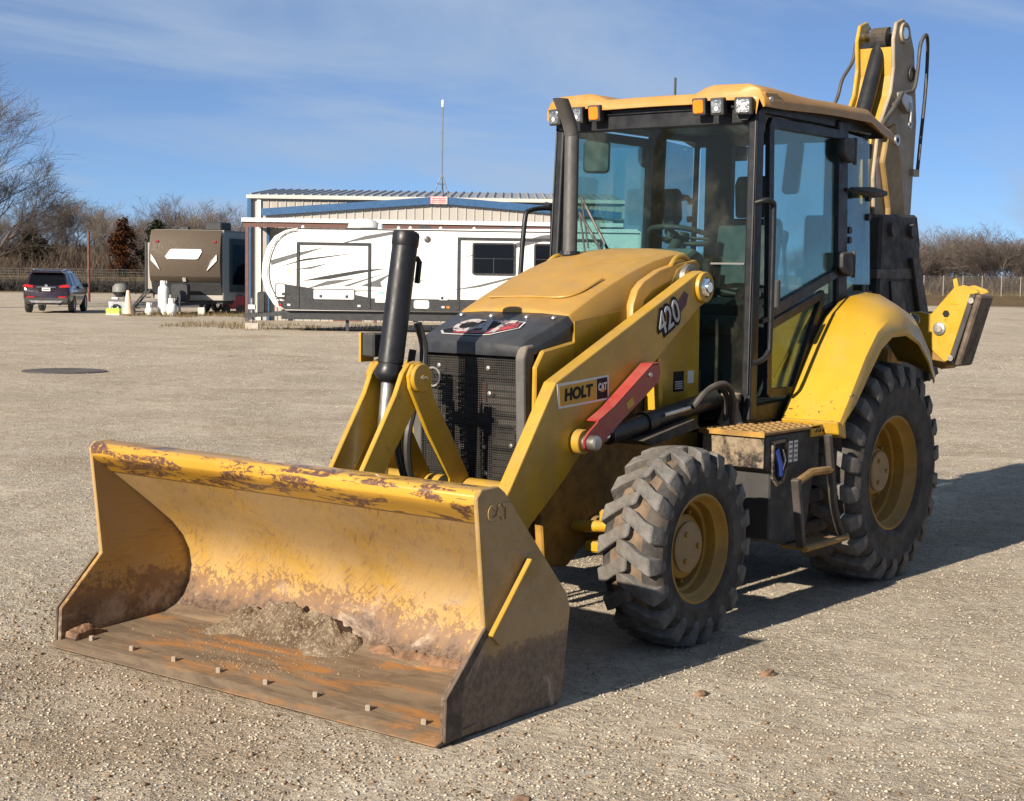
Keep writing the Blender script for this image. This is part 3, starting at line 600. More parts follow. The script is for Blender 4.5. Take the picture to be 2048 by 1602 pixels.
# ------------------------------------------------------------ brown travel trailer
m_rvbr = mat('taupe_gelcoat', (.078, .06, .044), .65, var=.05, spec=.2)
m_rvt = mat('beige_siding', (.30, .28, .245), .5, var=.06)
TV = 62.0; k = TV/54
tr = thing('travel_trailer', 'brown fronted travel trailer with slide-out, propane tanks before it', 'trailer', yard(0, TV, 0), YA)
X0, X1 = -12.62*k, -10.2*k
rot_ = .33   # it recedes to the right behind its front
def sk(x, y): return x+rot_*y
def slab(x0, x1, y0, y1, z0, z1): return B().loft([[(sk(x0, y), y, z0), (sk(x1, y), y, z0), (sk(x1, y), y, z1), (sk(x0, y), y, z1)] for y in (y0, y1)])
slab(X0, X1, .25, 7.5, .55, 3.33).obj('body', m_rvt, tr, .03)
B().loft([[(X0, .1, 1.28), (X1, .1, 1.28), (X1+.05, .3, .6), (X0+.05, .3, .6)], [(X0+.1, .45, 1.28), (X1+.1, .45, 1.28), (X1+.1, .5, .6), (X0+.1, .5, .6)]]).obj('lower_cap', m_rvb, tr)
cp = [(.25, 3.36), (-.0, 3.05), (-.16, 2.5), (-.2, 2.1), (-.08, 1.5), (.1, 1.285), (.35, 1.285), (.35, 3.36)]
B().prism(cp, X0-.03, X1+.03, 'x').obj('front_cap', m_rvbr, tr, .03, 35, 2)
def fy(z):
    for (a, b_), (c, d) in zip(cp, cp[1:]):
        if d <= z <= b_: return a+(c-a)*(b_-z)/(b_-d)
    return -.1
def onfront(nm, pts, m):
    b_ = B(); n = len(pts); b_.add([(x, fy(z)-.05, z) for x, z in pts]+[(x, fy(z)+.02, z) for x, z in pts], [tuple(range(n)), tuple(range(2*n-1, n-1, -1))]+[(i, (i+1) % n, (i+1) % n+n, i+n) for i in range(n)]); return b_.obj(nm, m, tr)
def pxb(x, z): return ((-12.63+(x-300)*.01742)*k, 1.7885*(1-k)+k*(2.99-(z-468)*.01732))
onfront('windshield_cover', [pxb(*q) for q in ((345, 497), (403, 497), (404, 503), (397, 516), (392, 517), (336, 517), (332, 512), (341, 499))], m_white)
onfront('white_flash', [pxb(*q) for q in ((303.5, 507), (312, 519), (321, 539), (303.5, 520))], m_white); onfront('white_flash', [pxb(*q) for q in ((434, 507), (434, 520), (414, 540), (422, 520))], m_white)
onfront('small_plate', [pxb(*q) for q in ((364.5, 554), (371, 554), (371, 562), (364.5, 562))], m_white)
for x in (311, 426): onfront('marker_light', [pxb(x, 480), pxb(x+6, 480), pxb(x+6, 483), pxb(x, 483)], m_redlens)
slab(X0-.58, X0-.002, .8, 3.2, .97, 2.85).obj('slide_out', m_rvt, tr, .02); slab(X0-.66, X0-.582, .76, 3.24, .95, 2.87).obj('slide_out_trim', m_rvb, tr)
B().box(X0-.10, X0+.12, .775, .797, 1.75, 2.7).obj('slide_window', m_dglass, tr)
for y0, y1 in ((.7, 2.9), (3.6, 5.6)):
    slab(X1+.002, X1+.05, y0, y1, .9, 3.05).obj('side_panel', mat('dark_side_panel', (.035, .045, .045), .6), tr); slab(X1+.051, X1+.08, y0+.1, y1-.1, 1.2, 2.8).obj('side_pane', m_dglass, tr)  # near-black panels, much darker than the beige siding
slab(X0, X1, .3, 7.4, 3.331, 3.37).obj('roof', m_rvt, tr)
slab(X0+1.55, X0+2.2, 1.2, 2.0, 3.38, 3.72).obj('air_conditioner', m_rvb, tr, .04); slab(X0+.6, X0+.95, 1.0, 1.2, 3.38, 3.5).obj('vent', m_rvb, tr)
B().beam((X0+.65, 1.1, 3.45), (X0+.95, 1.1, 3.55), .1, .04).obj('antenna', m_rvb, tr)
slab(X0+.1, X1-.1, .4, 7.3, .42, .56).obj('chassis', m_rvb, tr)
cxm = (X0+X1)/2
B().beam((X0+.5, .4, .48), (cxm, -1.2, .42), .1, .12).obj('tongue', m_rvb, tr); B().beam((X1-.5, .4, .48), (cxm, -1.2, .42), .1, .12).obj('tongue', m_rvb, tr)
B().cyl((cxm, -1.1, .1), (cxm, -1.1, .8), .045, 10).obj('jack', m_zinc, tr); B().box(cxm-.13, cxm+.13, -1.22, -.98, 0, .13).obj('jack_block', mat('wood_block', (.30, .22, .13), .9), tr)
B().prism(rrect(cxm-.42, cxm+.25, .55, 1.22, .12), -.75, -.25).obj('tank_cover', m_rvb, tr, .03, 40)
for y in (3.9, 4.8):
    for x in (X0+.12, X1-.12): 
        w_ = B().lathe([(.2, -.1), (.33, -.1), (.355, 0), (.33, .1), (.2, .1)], 22, (0, 0, 0)).mesh('wheel', smooth=40); o = link('wheel', w_, m_rub, tr, loc=(sk(x, y), y, .34), rot=(0, 0, PI/2-.32))
# ------------------------------------------------------------ clutter in front of the brown trailer
def gb(px, v): return (px-1024)/3100*v*1.0
def put(name, label, cat, px, v, rz=0): 
    u = gb(px, v)*.998; return thing(name, label, cat, yard(u, v, float(gz(u, v))), YA+rz)
def propane(px, v, r, h, label):
    o = put('propane_tank', label, 'propane tank', px, v)
    B().lathe([(0, .05), (r*.7, .05), (r*.95, .1), (r, .18), (r, h-.22), (r*.9, h-.1), (r*.5, h-.02), (0, h)], 22, ax='z', closed=False).obj('body', m_white, o, smooth=45)
    B().lathe([(r*.75, 0), (r*.8, 0), (r*.78, .1), (r*.73, .1)], 20, ax='z').obj('foot_ring', m_white, o, smooth=40)
    c_ = B()
    for a0 in (20, 200):
        c_.loft([[(r*.55*math.cos(R(a0+i*28)), r*.55*math.sin(R(a0+i*28)), h-.05), (r*.6*math.cos(R(a0+i*28)), r*.6*math.sin(R(a0+i*28)), h-.05), (r*.6*math.cos(R(a0+i*28)), r*.6*math.sin(R(a0+i*28)), h+.15), (r*.55*math.cos(R(a0+i*28)), r*.55*math.sin(R(a0+i*28)), h+.15)] for i in range(6)])
    c_.obj('collar', m_white, o, smooth=40); B().cyl((0, 0, h-.02), (0, 0, h+.09), .03, 8).obj('valve', m_zinc, o)
propane(324, 60.5, .215, 1.18, 'tall white propane tank standing before the brown trailer'); propane(340, 60.2, .21, .5, 'squat white propane tank touching the tall tank'); propane(295, 60, .17, .33, 'small white propane cylinder in weeds beside the cone')
o = put('traffic_cone', 'faded pale orange traffic cone beside a grey plastic bin', 'traffic cone', 253, 59.5)
B().lathe([(0, .05), (.2, .05), (.06, .92), (.045, .95), (0, .95)], 20, ax='z', closed=False).obj('cone', mat('faded_orange', (.72, .46, .32), .6), o, smooth=40); B().box(-.25, .25, -.25, .25, 0, .05).obj('foot', m_tan, o, .01)
o = put('storage_bin', 'light grey plastic bin with a handle beside the cone', 'bin', 234, 60.2)
B().loft([[(-.27, -.3, 0), (.27, -.3, 0), (.27, .3, 0), (-.27, .3, 0)], [(-.32, -.35, .52), (.32, -.35, .52), (.32, .35, .52), (-.32, .35, .52)]]).obj('tub', mat('grey_bin', (.36, .38, .41), .5), o, .02); B().box(-.34, .34, -.37, .37, .52, .58).obj('lid', m_grey, o, .015); B().tube([(-.1, -.34, .15), (-.1, -.39, .36), (.1, -.39, .36), (.1, -.34, .15)], .03, 6).obj('handle', m_rvb, o); B().box(-.25, .0, -.1, .1, .58, .66).obj('white_rag', m_white, o, .02)
o = put('tool_box', 'lime green box sitting on the ground by the grey bin', 'box', 224, 59.4)
B().prism([(-.25, 0), (.25, 0), (.27, .22), (.2, .26), (-.2, .26), (-.27, .22)], -.16, .16).obj('case', mat('lime_plastic', (.36, .72, .06), .5), o, .02); B().box(-.26, .26, -.165, .165, .0, .06).obj('base', m_cream, o); B().tube([(-.1, 0, .25), (-.08, 0, .32), (.08, 0, .32), (.1, 0, .25)], .015, 6).obj('handle', m_decblk, o)
o = put('barbecue_grill', 'small grey lidded barbecue grill on legs by the slide-out', 'grill', 238, 61.5)
B().lathe([(0, .34), (.2, .32), (.31, .2), (.33, .0), (.0, .0)], 20, (0, 0, .86), 'z', closed=False).obj('lid', m_grey, o, smooth=40); B().lathe([(0, -.2), (.2, -.18), (.32, 0), (0, 0)], 20, (0, 0, .85), 'z', closed=False).obj('bowl', m_rvb, o, smooth=40)
for a in (45, 135, 225, 315): B().cyl((.22*math.cos(R(a)), .22*math.sin(R(a)), .75), (.32*math.cos(R(a)), .32*math.sin(R(a)), 0), .02, 6).obj('leg', m_rvb, o)
B().box(.35, .6, -.15, .15, .78, .81).obj('side_shelf', m_grey, o)
o = put('entry_steps', 'black folding steps propped below the slide-out', 'steps', 276, 61.8)
for i in range(3): B().box(-.35+i*.22, -.05+i*.22, -.3, .3, .2+i*.22, .24+i*.22).obj('tread', m_rvb, o)
for y in (-.3, .27): B().beam((-.45, y, .0), (.35, y, .95), .04, .07).obj('stringer', m_rvb, o)
for x in (-.2, .3): B().cyl((x, 0, 0), (x, 0, .4), .03, 8).obj('leg', m_rvb, o)
o = put('red_generator', 'small red wheeled generator beside the brown trailer', 'generator', 466, 63.5)
B().box(-.45, .45, -.3, .3, .2, .75).obj('housing', m_red, o, .06, 0, 2); B().tube([(-.5, -.25, .15), (-.5, -.25, .85), (.5, -.25, .85), (.5, -.25, .15)], .025, 8).obj('frame', m_rvb, o)
for x in (-.3, .3): B().lathe([(0, -.05), (.18, -.05), (.18, .05), (0, .05)], 14, (x, -.33, .18), closed=False).obj('wheel', m_rub, o)
o = put('jerry_can', 'small pale can on weeds under the brown trailer hitch', 'can', 400, 61)
B().prism(rrect(-.14, .14, 0, .3, .04), -.08, .08).obj('body', m_cream, o, .02); B().cyl((.08, 0, .29), (.12, 0, .38), .025, 8).obj('spout', m_rvb, o)

# ------------------------------------------------------------ parked SUV seen from behind
m_car = mat('maroon_car_paint', (.014, .003, .0045), .22, var=.1, coat=1.)
car = thing('parked_car', 'dark maroon SUV parked on the gravel, seen from behind', 'car', yard(-18.2, 60.5, float(gz(-18.5, 60.5))), YA+.0)
# local: y forward (away), x right; rear bumper at y = 0. Small yaw shows its right flank
car.rotation_euler[2] = YA+.11
def ringc(y, hw, z0, zb, hr, zr):   # lower body + greenhouse section
    return [(-hw*.94, y, z0), (-hw, y, z0+.25), (-hw*1.0, y, zb-.12), (-hw*.965, y, zb), (-hr, y, zr-.06), (-hr*.86, y, zr), (hr*.86, y, zr), (hr, y, zr-.06), (hw*.965, y, zb), (hw*1.0, y, zb-.12), (hw, y, z0+.25), (hw*.94, y, z0)]
B().loft([ringc(-.02, .80, .42, .92, .74, .98), ringc(.05, .88, .36, 1.02, .78, 1.10), ringc(.32, .92, .33, 1.04, .68, 1.58), ringc(.6, .925, .32, 1.04, .67, 1.66), ringc(1.6, .925, .3, 1.02, .66, 1.69), ringc(2.4, .925, .3, 1.0, .65, 1.64), ringc(3.25, .92, .3, .98, .80, 1.06), ringc(4.1, .88, .32, .92, .72, .98), ringc(4.55, .76, .38, .76, .6, .84)]).obj('body', m_car, car, smooth=38)
B().add([(-.70, .035, 1.10), (.70, .035, 1.10), (.62, .285, 1.54), (-.62, .285, 1.54), (-.70, .06, 1.10), (.70, .06, 1.10), (.62, .31, 1.54), (-.62, .31, 1.54)], [(0, 1, 2, 3), (7, 6, 5, 4), (0, 4, 5, 1), (1, 5, 6, 2), (2, 6, 7, 3), (3, 7, 4, 0)]).obj('rear_window', m_dglass, car)
B().prism([(-.62, 1.56), (.62, 1.56), (.55, 1.66), (-.55, 1.66)], .12, .5).obj('spoiler', m_car, car, .02)
for y0, y1, t0, t1 in ((.62, 1.28, 1.58, 1.6), (1.36, 2.25, 1.6, 1.57)):
    for sgn in (-1, 1):
        def sp_(z): return sgn*(.90-(z-1.03)*.375+.012)
        B().add([(sp_(1.06), y0-.1 if y0 < 1 else y0, 1.06), (sp_(1.06), y1 if y1 < 2 else y1+.55, 1.06), (sp_(t1), y1, t1-.02), (sp_(t0), y0+.06, t0-.02)]+[(sp_(1.06)-sgn*.03, y0, 1.06), (sp_(1.06)-sgn*.03, y1, 1.06), (sp_(t1)-sgn*.03, y1, t1-.02), (sp_(t0)-sgn*.03, y0, t0-.02)], [(0, 1, 2, 3), (7, 6, 5, 4), (0, 4, 5, 1), (1, 5, 6, 2), (2, 6, 7, 3), (3, 7, 4, 0)]).obj('side_window', m_dglass, car)
for s in (-1, 1):
    B().prism([(s*.5, .98), (s*.86, 1.0), (s*.905, 1.06), (s*.80, 1.13), (s*.48, 1.08)], -.03, .2).obj('tail_light', m_redlens, car, .015); B().box(min(s*.45, s*.75), max(s*.45, s*.75), -.035, .0, .60, .66).obj('reflector', m_redlens, car, .01)
    b_ = B().prism([(s*1.15, 1.0), (s*.96, 1.0), (s*.93, 1.12), (s*1.13, 1.16)], 2.75, 2.9).obj('wing_mirror', m_blackmat, car, .02)
    B().cyl((s*.5, -.06, .36), (s*.5, .1, .36), .055, 14).obj('exhaust_tip', m_decblk, car)
    B().beam((s*.58, .55, 1.70), (s*.57, 2.3, 1.72), .04, .04).obj('roof_rail', m_zinc, car)
    for y in (.85, 3.55):
        w_ = B().lathe([(.22, -.11), (.33, -.11), (.36, -.07), (.36, .07), (.33, .11), (.22, .11)], 30, (0, 0, 0)).mesh('wheel', smooth=40); o = link('wheel', w_, m_rub, car, loc=(s*.83, y, .36), rot=(0, 0, PI/2))
        B().lathe([(0, -.05), (.07, -.06), (.22, -.1), (.22, .1), (.07, .06), (0, .05)], 24, closed=False).obj('rim', m_zinc, o, smooth=30)
B().prism([(-.82, .38), (.82, .38), (.86, .6), (-.86, .6)], -.06, .06).obj('rear_bumper', m_blackmat, car, .03)
B().prism([(-.55, .40), (.55, .40), (.66, .50), (-.66, .50)], -.075, -.055).obj('skid_plate', m_zinc, car, .01)
pl = B().box(-.16, .16, -.05, -.03, .86, .99).obj('licence_plate', m_decwhite, car, .005)
for i_ in range(7): B().box(-.125+i_*.037, -.103+i_*.037, -.053, -.0505, .895, .955).obj('plate_mark', m_blue, pl)
B().box(-.36, .36, -.045, -.02, 1.0, 1.03).obj('chrome_strip', m_chrome, car, .006); B().box(-.3, .3, -.035, -.01, .83, .99).obj('plate_recess', m_decblk, car)
B().lathe([(0, -.05), (.06, -.05), (.06, -.02), (0, -.02)], 16, (0, 0, 1.065), closed=False).obj('badge', m_chrome, car)
# ============================================================ backhoe loader
# X forward, Y to the machine's left, Z up, rear axle over the origin
bh = thing('backhoe_loader', 'yellow backhoe loader with cab, its front bucket resting on the gravel', 'backhoe')

# ---- bucket paint: worn yellow with scratches, bare rusty steel and dried mud low down
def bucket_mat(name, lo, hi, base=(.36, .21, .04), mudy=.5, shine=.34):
    t = NT(name); x, y, z = t.xyz()
    sc_ = t.noise(5, 8, .7, .3, vec=t.sc((6, .8, 6))); dg = t.n('Mapping', vector_type='TEXTURE'); dg.inputs['Rotation'].default_value = (R(40), 0, 0); dg.inputs['Scale'].default_value = (.5, .9, .12); t.l(t.co(), dg.inputs[0])
    st = t.noise(4.5, 7, .75, .5, vec=dg.outputs[0]); bl_ = t.noise(4.2, 8, .72, .6); fn = t.noise(38, 6, .75)
    c = t.mix(t.rng(t.noise(2.2), .3, .7), tuple(v*.82 for v in base), tuple(v*1.1 for v in base))
    c = t.mix(t.rng(st, .46, .70, 0, .5), c, (.24, .15, .07))               # dull scuffing
    c = t.mix(t.rng(st, .635, .67, 0, .75), c, (.15, .085, .055))              # scratches to primer
    for ang, thr, col_, k_ in ((38, .60, (.15, .09, .055), .8), (58, .615, (.17, .105, .06), .75), (-14, .63, (.20, .13, .08), .7), (86, .635, (.16, .10, .06), .7)):
        mq = t.n('Mapping', vector_type='TEXTURE'); mq.inputs['Rotation'].default_value = (R(ang), 0, 0); mq.inputs['Scale'].default_value = (.5, .5, .03); t.l(t.co(), mq.inputs[0])
        c = t.mix(t.math('MULTIPLY', t.rng(t.noise(3.4, 5, .62, .25, vec=mq.outputs[0]), thr-.03, thr+.02), k_), c, col_)
    c = t.mix(t.rng(t.noise(1.7, 6, .7), .36, .62, 0, .75), c, (.33, .225, .11))              # tan dust film
    zz_ = t.math('ADD', z, t.math('MULTIPLY', t.math('SUBTRACT', bl_, .5), mudy))
    low = t.rng(zz_, lo, hi, 1., 0.)
    c = t.mix(t.math('MULTIPLY', t.rng(t.math('ADD', fn, t.math('MULTIPLY', low, .38)), .70, .80), .85), c, (.14, .078, .045))  # chips thicken downwards
    steel = t.mix(t.rng(fn, .35, .65), (.055, .036, .027), (.14, .095, .068))
    c = t.mix(t.rng(zz_, lo-.02, lo+.075, 1., 0.), c, steel)
    c = t.mix(t.math('MULTIPLY', t.math('MULTIPLY', t.rng(t.noise(3.3, 7, .7, .8), .55, .68), low), .8), c, (.32, .255, .20))   # pale dried mud
    t.bump(t.math('ADD', bl_, t.math('MULTIPLY', fn, .5)), .25, .006)
    return t.fin(c, t.rng(bl_, .3, .7, shine, shine+.25), 0, .1)
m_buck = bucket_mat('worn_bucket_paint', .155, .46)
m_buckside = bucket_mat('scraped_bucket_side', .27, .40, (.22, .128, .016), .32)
t = NT('rusty_bucket_floor')
c = t.mix(t.rng(t.noise(3, 7, .7, .8, vec=t.sc((3, .7, 1))), .35, .65), (.10, .07, .046), (.19, .138, .09)); c = t.mix(t.rng(t.noise(2.6, 8, .7, .6, vec=t.sc((2.2, .6, 1))), .50, .66, 0, .85), c, (.32, .135, .03)); c = t.mix(t.rng(t.noise(24, 6), .6, .75, 0, .6), c, (.24, .18, .12))
t.bump(t.noise(40, 8, .7), .3, .006); m_rust = t.fin(c, .7, .1)
t = NT('rubbed_lip_paint'); st = t.noise(3.2, 8, .72, .6, vec=t.sc((1.3, 1, 5)))
c = t.mix(t.rng(t.noise(2.6, 4), .3, .7), (.37, .195, .018), (.43, .24, .03)); c = t.mix(t.math('MULTIPLY', t.rng(st, .50, .54), t.rng(t.noise(45, 5, .7), .36, .5)), c, (.085, .04, .028)); c = t.mix(t.rng(t.noise(40, 4), .66, .7), c, (.16, .08, .05)); m_lip = t.fin(c, .38, 0, .2)

m_cutter = mat('muddy_cutter_steel', (.085, .062, .045), .75, .1, var=.5, vs=12, dust=.5, dustc=(.22, .16, .11), bump=.5, bs=40)
W = 1.2
prof = [(4.03, .868), (3.90, .765), (3.72, .625), (3.60, .525), (3.535, .45), (3.495, .37), (3.482, .29), (3.495, .21), (3.53, .145), (3.585, .098), (3.66, .07)]
th = .016
def off(pr, d):
    o_ = []
    for i, p in enumerate(pr):
        a = Vector(pr[max(0, i-1)]); b_ = Vector(pr[min(len(pr)-1, i+1)]); t_ = (b_-a).normalized(); o_.append((p[0]+t_.y*d, p[1]-t_.x*d))
    return o_
ny = 25; ysb = [-W+.02+(2*W-.04)*i/(ny-1) for i in range(ny)]
op = off(prof, th); ringp = prof+op[::-1]
if op[5][0] > prof[5][0]: op = off(prof, -th); ringp = prof+op[::-1]
bk = B().loft([[(x, y, z) for x, z in ringp] for y in ysb]).obj('bucket', m_buck, bh, smooth=35); bk['label'] = 'worn yellow general purpose loader bucket'
B().prism([(4.005, .848), (4.05, .872), (4.075, .90), (4.078, .938), (4.058, .958), (3.955, .962), (3.945, .81), (3.965, .81)], -W+.012, W-.012).obj('bucket_lip', m_lip, bk, .006, 40, 2)
B().prism([(3.655, .074), (4.16, .045), (4.16, .022), (3.62, .045), (3.56, .09), (3.575, .105)], -W+.02, W-.02).obj('bucket_floor', m_rust, bk)
B().prism([(4.06, .052), (4.24, .038), (4.315, .016), (4.30, .006), (4.06, .022)], -W-.005, W+.005).obj('cutting_edge', m_rust, bk, .003)
sp_ = [(4.078, .93), (4.05, .962), (3.945, .965), (3.90, .935), (3.475, .47), (3.452, .40), (3.50, .035), (3.53, .012), (4.15, .012), (4.262, .02), (4.255, .185), (4.02, .42)]
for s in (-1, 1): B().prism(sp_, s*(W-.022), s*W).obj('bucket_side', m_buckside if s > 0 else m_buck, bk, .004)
for s in (-1, 1):
    B().prism([(4.268, .018), (4.262, .19), (4.03, .425), (4.0, .395), (4.15, .235), (4.165, .15), (4.16, .018)], s*(W+.001), s*(W+.014)).obj('side_cutter', m_cutter, bk, .004)
    B().prism([(3.772, .662), (3.764, .652), (4.008, .382), (4.016, .392)], s*(W+.0125), s*(W+.036)).obj('side_rib', m_yel, bk, .003)
    B().prism([(3.76, .66), (3.99, .38), (3.93, .33), (3.70, .60)], s*(W+.001), s*(W+.012)).obj('side_plate', m_buckside, bk, .003)
m_boltd = mat('dusty_bolt', (.26, .21, .16), .8, var=.3)
bm_ = B().lathe([(0, .012), (.010, .012), (.0145, .007), (.0145, -.01), (0, -.01)], 6, ax='z', closed=False).mesh('bolt')
for i in range(8): link('bolt', bm_, m_boltd, bk, loc=(4.185, -1.04+i*2.08/7, .052))
text('bucket_emblem', 'CAT', .085, frame4((3.945, W+.0015, .86), (-1, 0, 0), (0, 0, 1)), m_buckside, bk, ext=.004, off=.004, sx_=.82)
# soil left in the bucket
def heap(name, y0, y1, x0, x1, h, label, m, seed, nx=46, nyy=90):
    ys = np.linspace(y0, y1, nyy); tt = np.linspace(0, 1, nx); Y, T = np.meshgrid(ys, tt); fy_ = (Y-y0)/(y1-y0)
    X = x0+(x1-x0)*T; n1_ = fbm(Y*9, X*9, 5, seed); n2_ = fbm(Y*45, X*45, 3, seed+5); n3_ = fbm(Y*6+9, X*6, 4, seed+11); fy_ = np.clip(fy_+(n3_-.5)*.25*(fy_*(1-fy_)*4), 0, 1); T = np.where((T > 0) & (T < 1), np.clip(T+(n3_-.38)*.9*T, 0, 1), T)
    edge = np.clip(np.minimum(fy_, 1-fy_)*4.5, 0, 1)**.6; pr_ = np.clip(np.minimum(T*2.6, (1-T)*1.35), 0, 1)
    Zh = .068+h*edge*pr_*(.35+1.1*n1_)+.028*(n2_-.5)*edge*np.clip(pr_*3, 0, 1)-.025*(1-np.clip(edge*3, 0, 1))-.022*(1-np.clip(pr_*6, 0, 1))
    v = np.stack([X, Y, Zh], -1).reshape(-1, 3); id_ = np.arange(nx*nyy).reshape(nx, nyy); f = np.stack([id_[:-1, :-1], id_[:-1, 1:], id_[1:, 1:], id_[1:, :-1]], -1).reshape(-1, 4)
    me = bpy.data.meshes.new(name); me.from_pydata(v.tolist(), [], f.tolist()); return tag(link(name, me, m), label, 'soil')
t = NT('dried_soil'); c = t.mix(t.rng(t.noise(7, 7), .35, .65), (.12, .083, .055), (.26, .20, .14)); c = t.mix(t.rng(t.noise(60, 4, .7), .52, .60, 0, .9), c, (.38, .31, .225)); c = t.mix(t.rng(t.voro(70), .0, .22, .55, 0), c, (.10, .07, .05))
t.bump(t.noise(90, 8, .8), 1., .02); m_soil = t.fin(c, .95, spec=.1)
m_mud = mat('reddish_mud', (.15, .082, .045), .9, var=.5, vs=14, bump=.8, bs=60)
heap('soil_heap', -.76, .16, 3.485, 3.82, .165, 'heap of pale dry soil and gravel lying in the bucket', m_soil, 40)
heap('mud_ridge', .08, 1.05, 3.55, 3.665, .055, 'low ridge of reddish mud along the bucket floor', m_mud, 60, 22, 100)
heap('mud_ridge', -1.175, -1.09, 4.08, 4.24, .035, 'lump of brown mud caked in the far bucket corner', m_mud, 75, 26, 26)

pu, pv = [], []
def grit(n, x0, x1, y0, y1, m, nm, lab, smin, smax, z0):
    xs = x0+(x1-x0)*rng.random(n)**1.3; ys_ = rng.normal((y0+y1)/2, (y1-y0)/3.6, n); ys_ = np.clip(ys_, -1.15, 1.15); vs_, fs_ = [], []
    for x, y in zip(xs, ys_):
        s_ = smin+(smax-smin)*random.random()**3; k_ = len(vs_); z = z0+.009*(3.66-x)/.16*-.6 if x < 3.66 else .07-(x-3.66)*.05
        for q in ((1, 0, 0), (0, .8, .05), (-.9, .1, 0), (.1, -.9, 0), (.15, .1, .8)): vs_.append((x+q[0]*s_*random.uniform(.7, 1.2), y+q[1]*s_*random.uniform(.7, 1.2), z+q[2]*s_-.001))
        fs_ += [(k_, k_+1, k_+4), (k_+1, k_+2, k_+4), (k_+2, k_+3, k_+4), (k_+3, k_, k_+4)]
    me = bpy.data.meshes.new(nm); me.from_pydata(vs_, [], fs_); return tag(link(nm, me, m), lab, 'grit', kind='stuff')
grit(1500, 3.66, 4.0, -.9, .3, m_crumb, 'bucket_grit', 'brown grit spilled on the bucket floor below the heap', .003, .012, .07)
grit(420, 3.98, 4.12, -.35, .1, m_crumb, 'floor_crumbs', 'patch of brown crumbs on the bucket floor behind the bolts', .003, .012, .07)
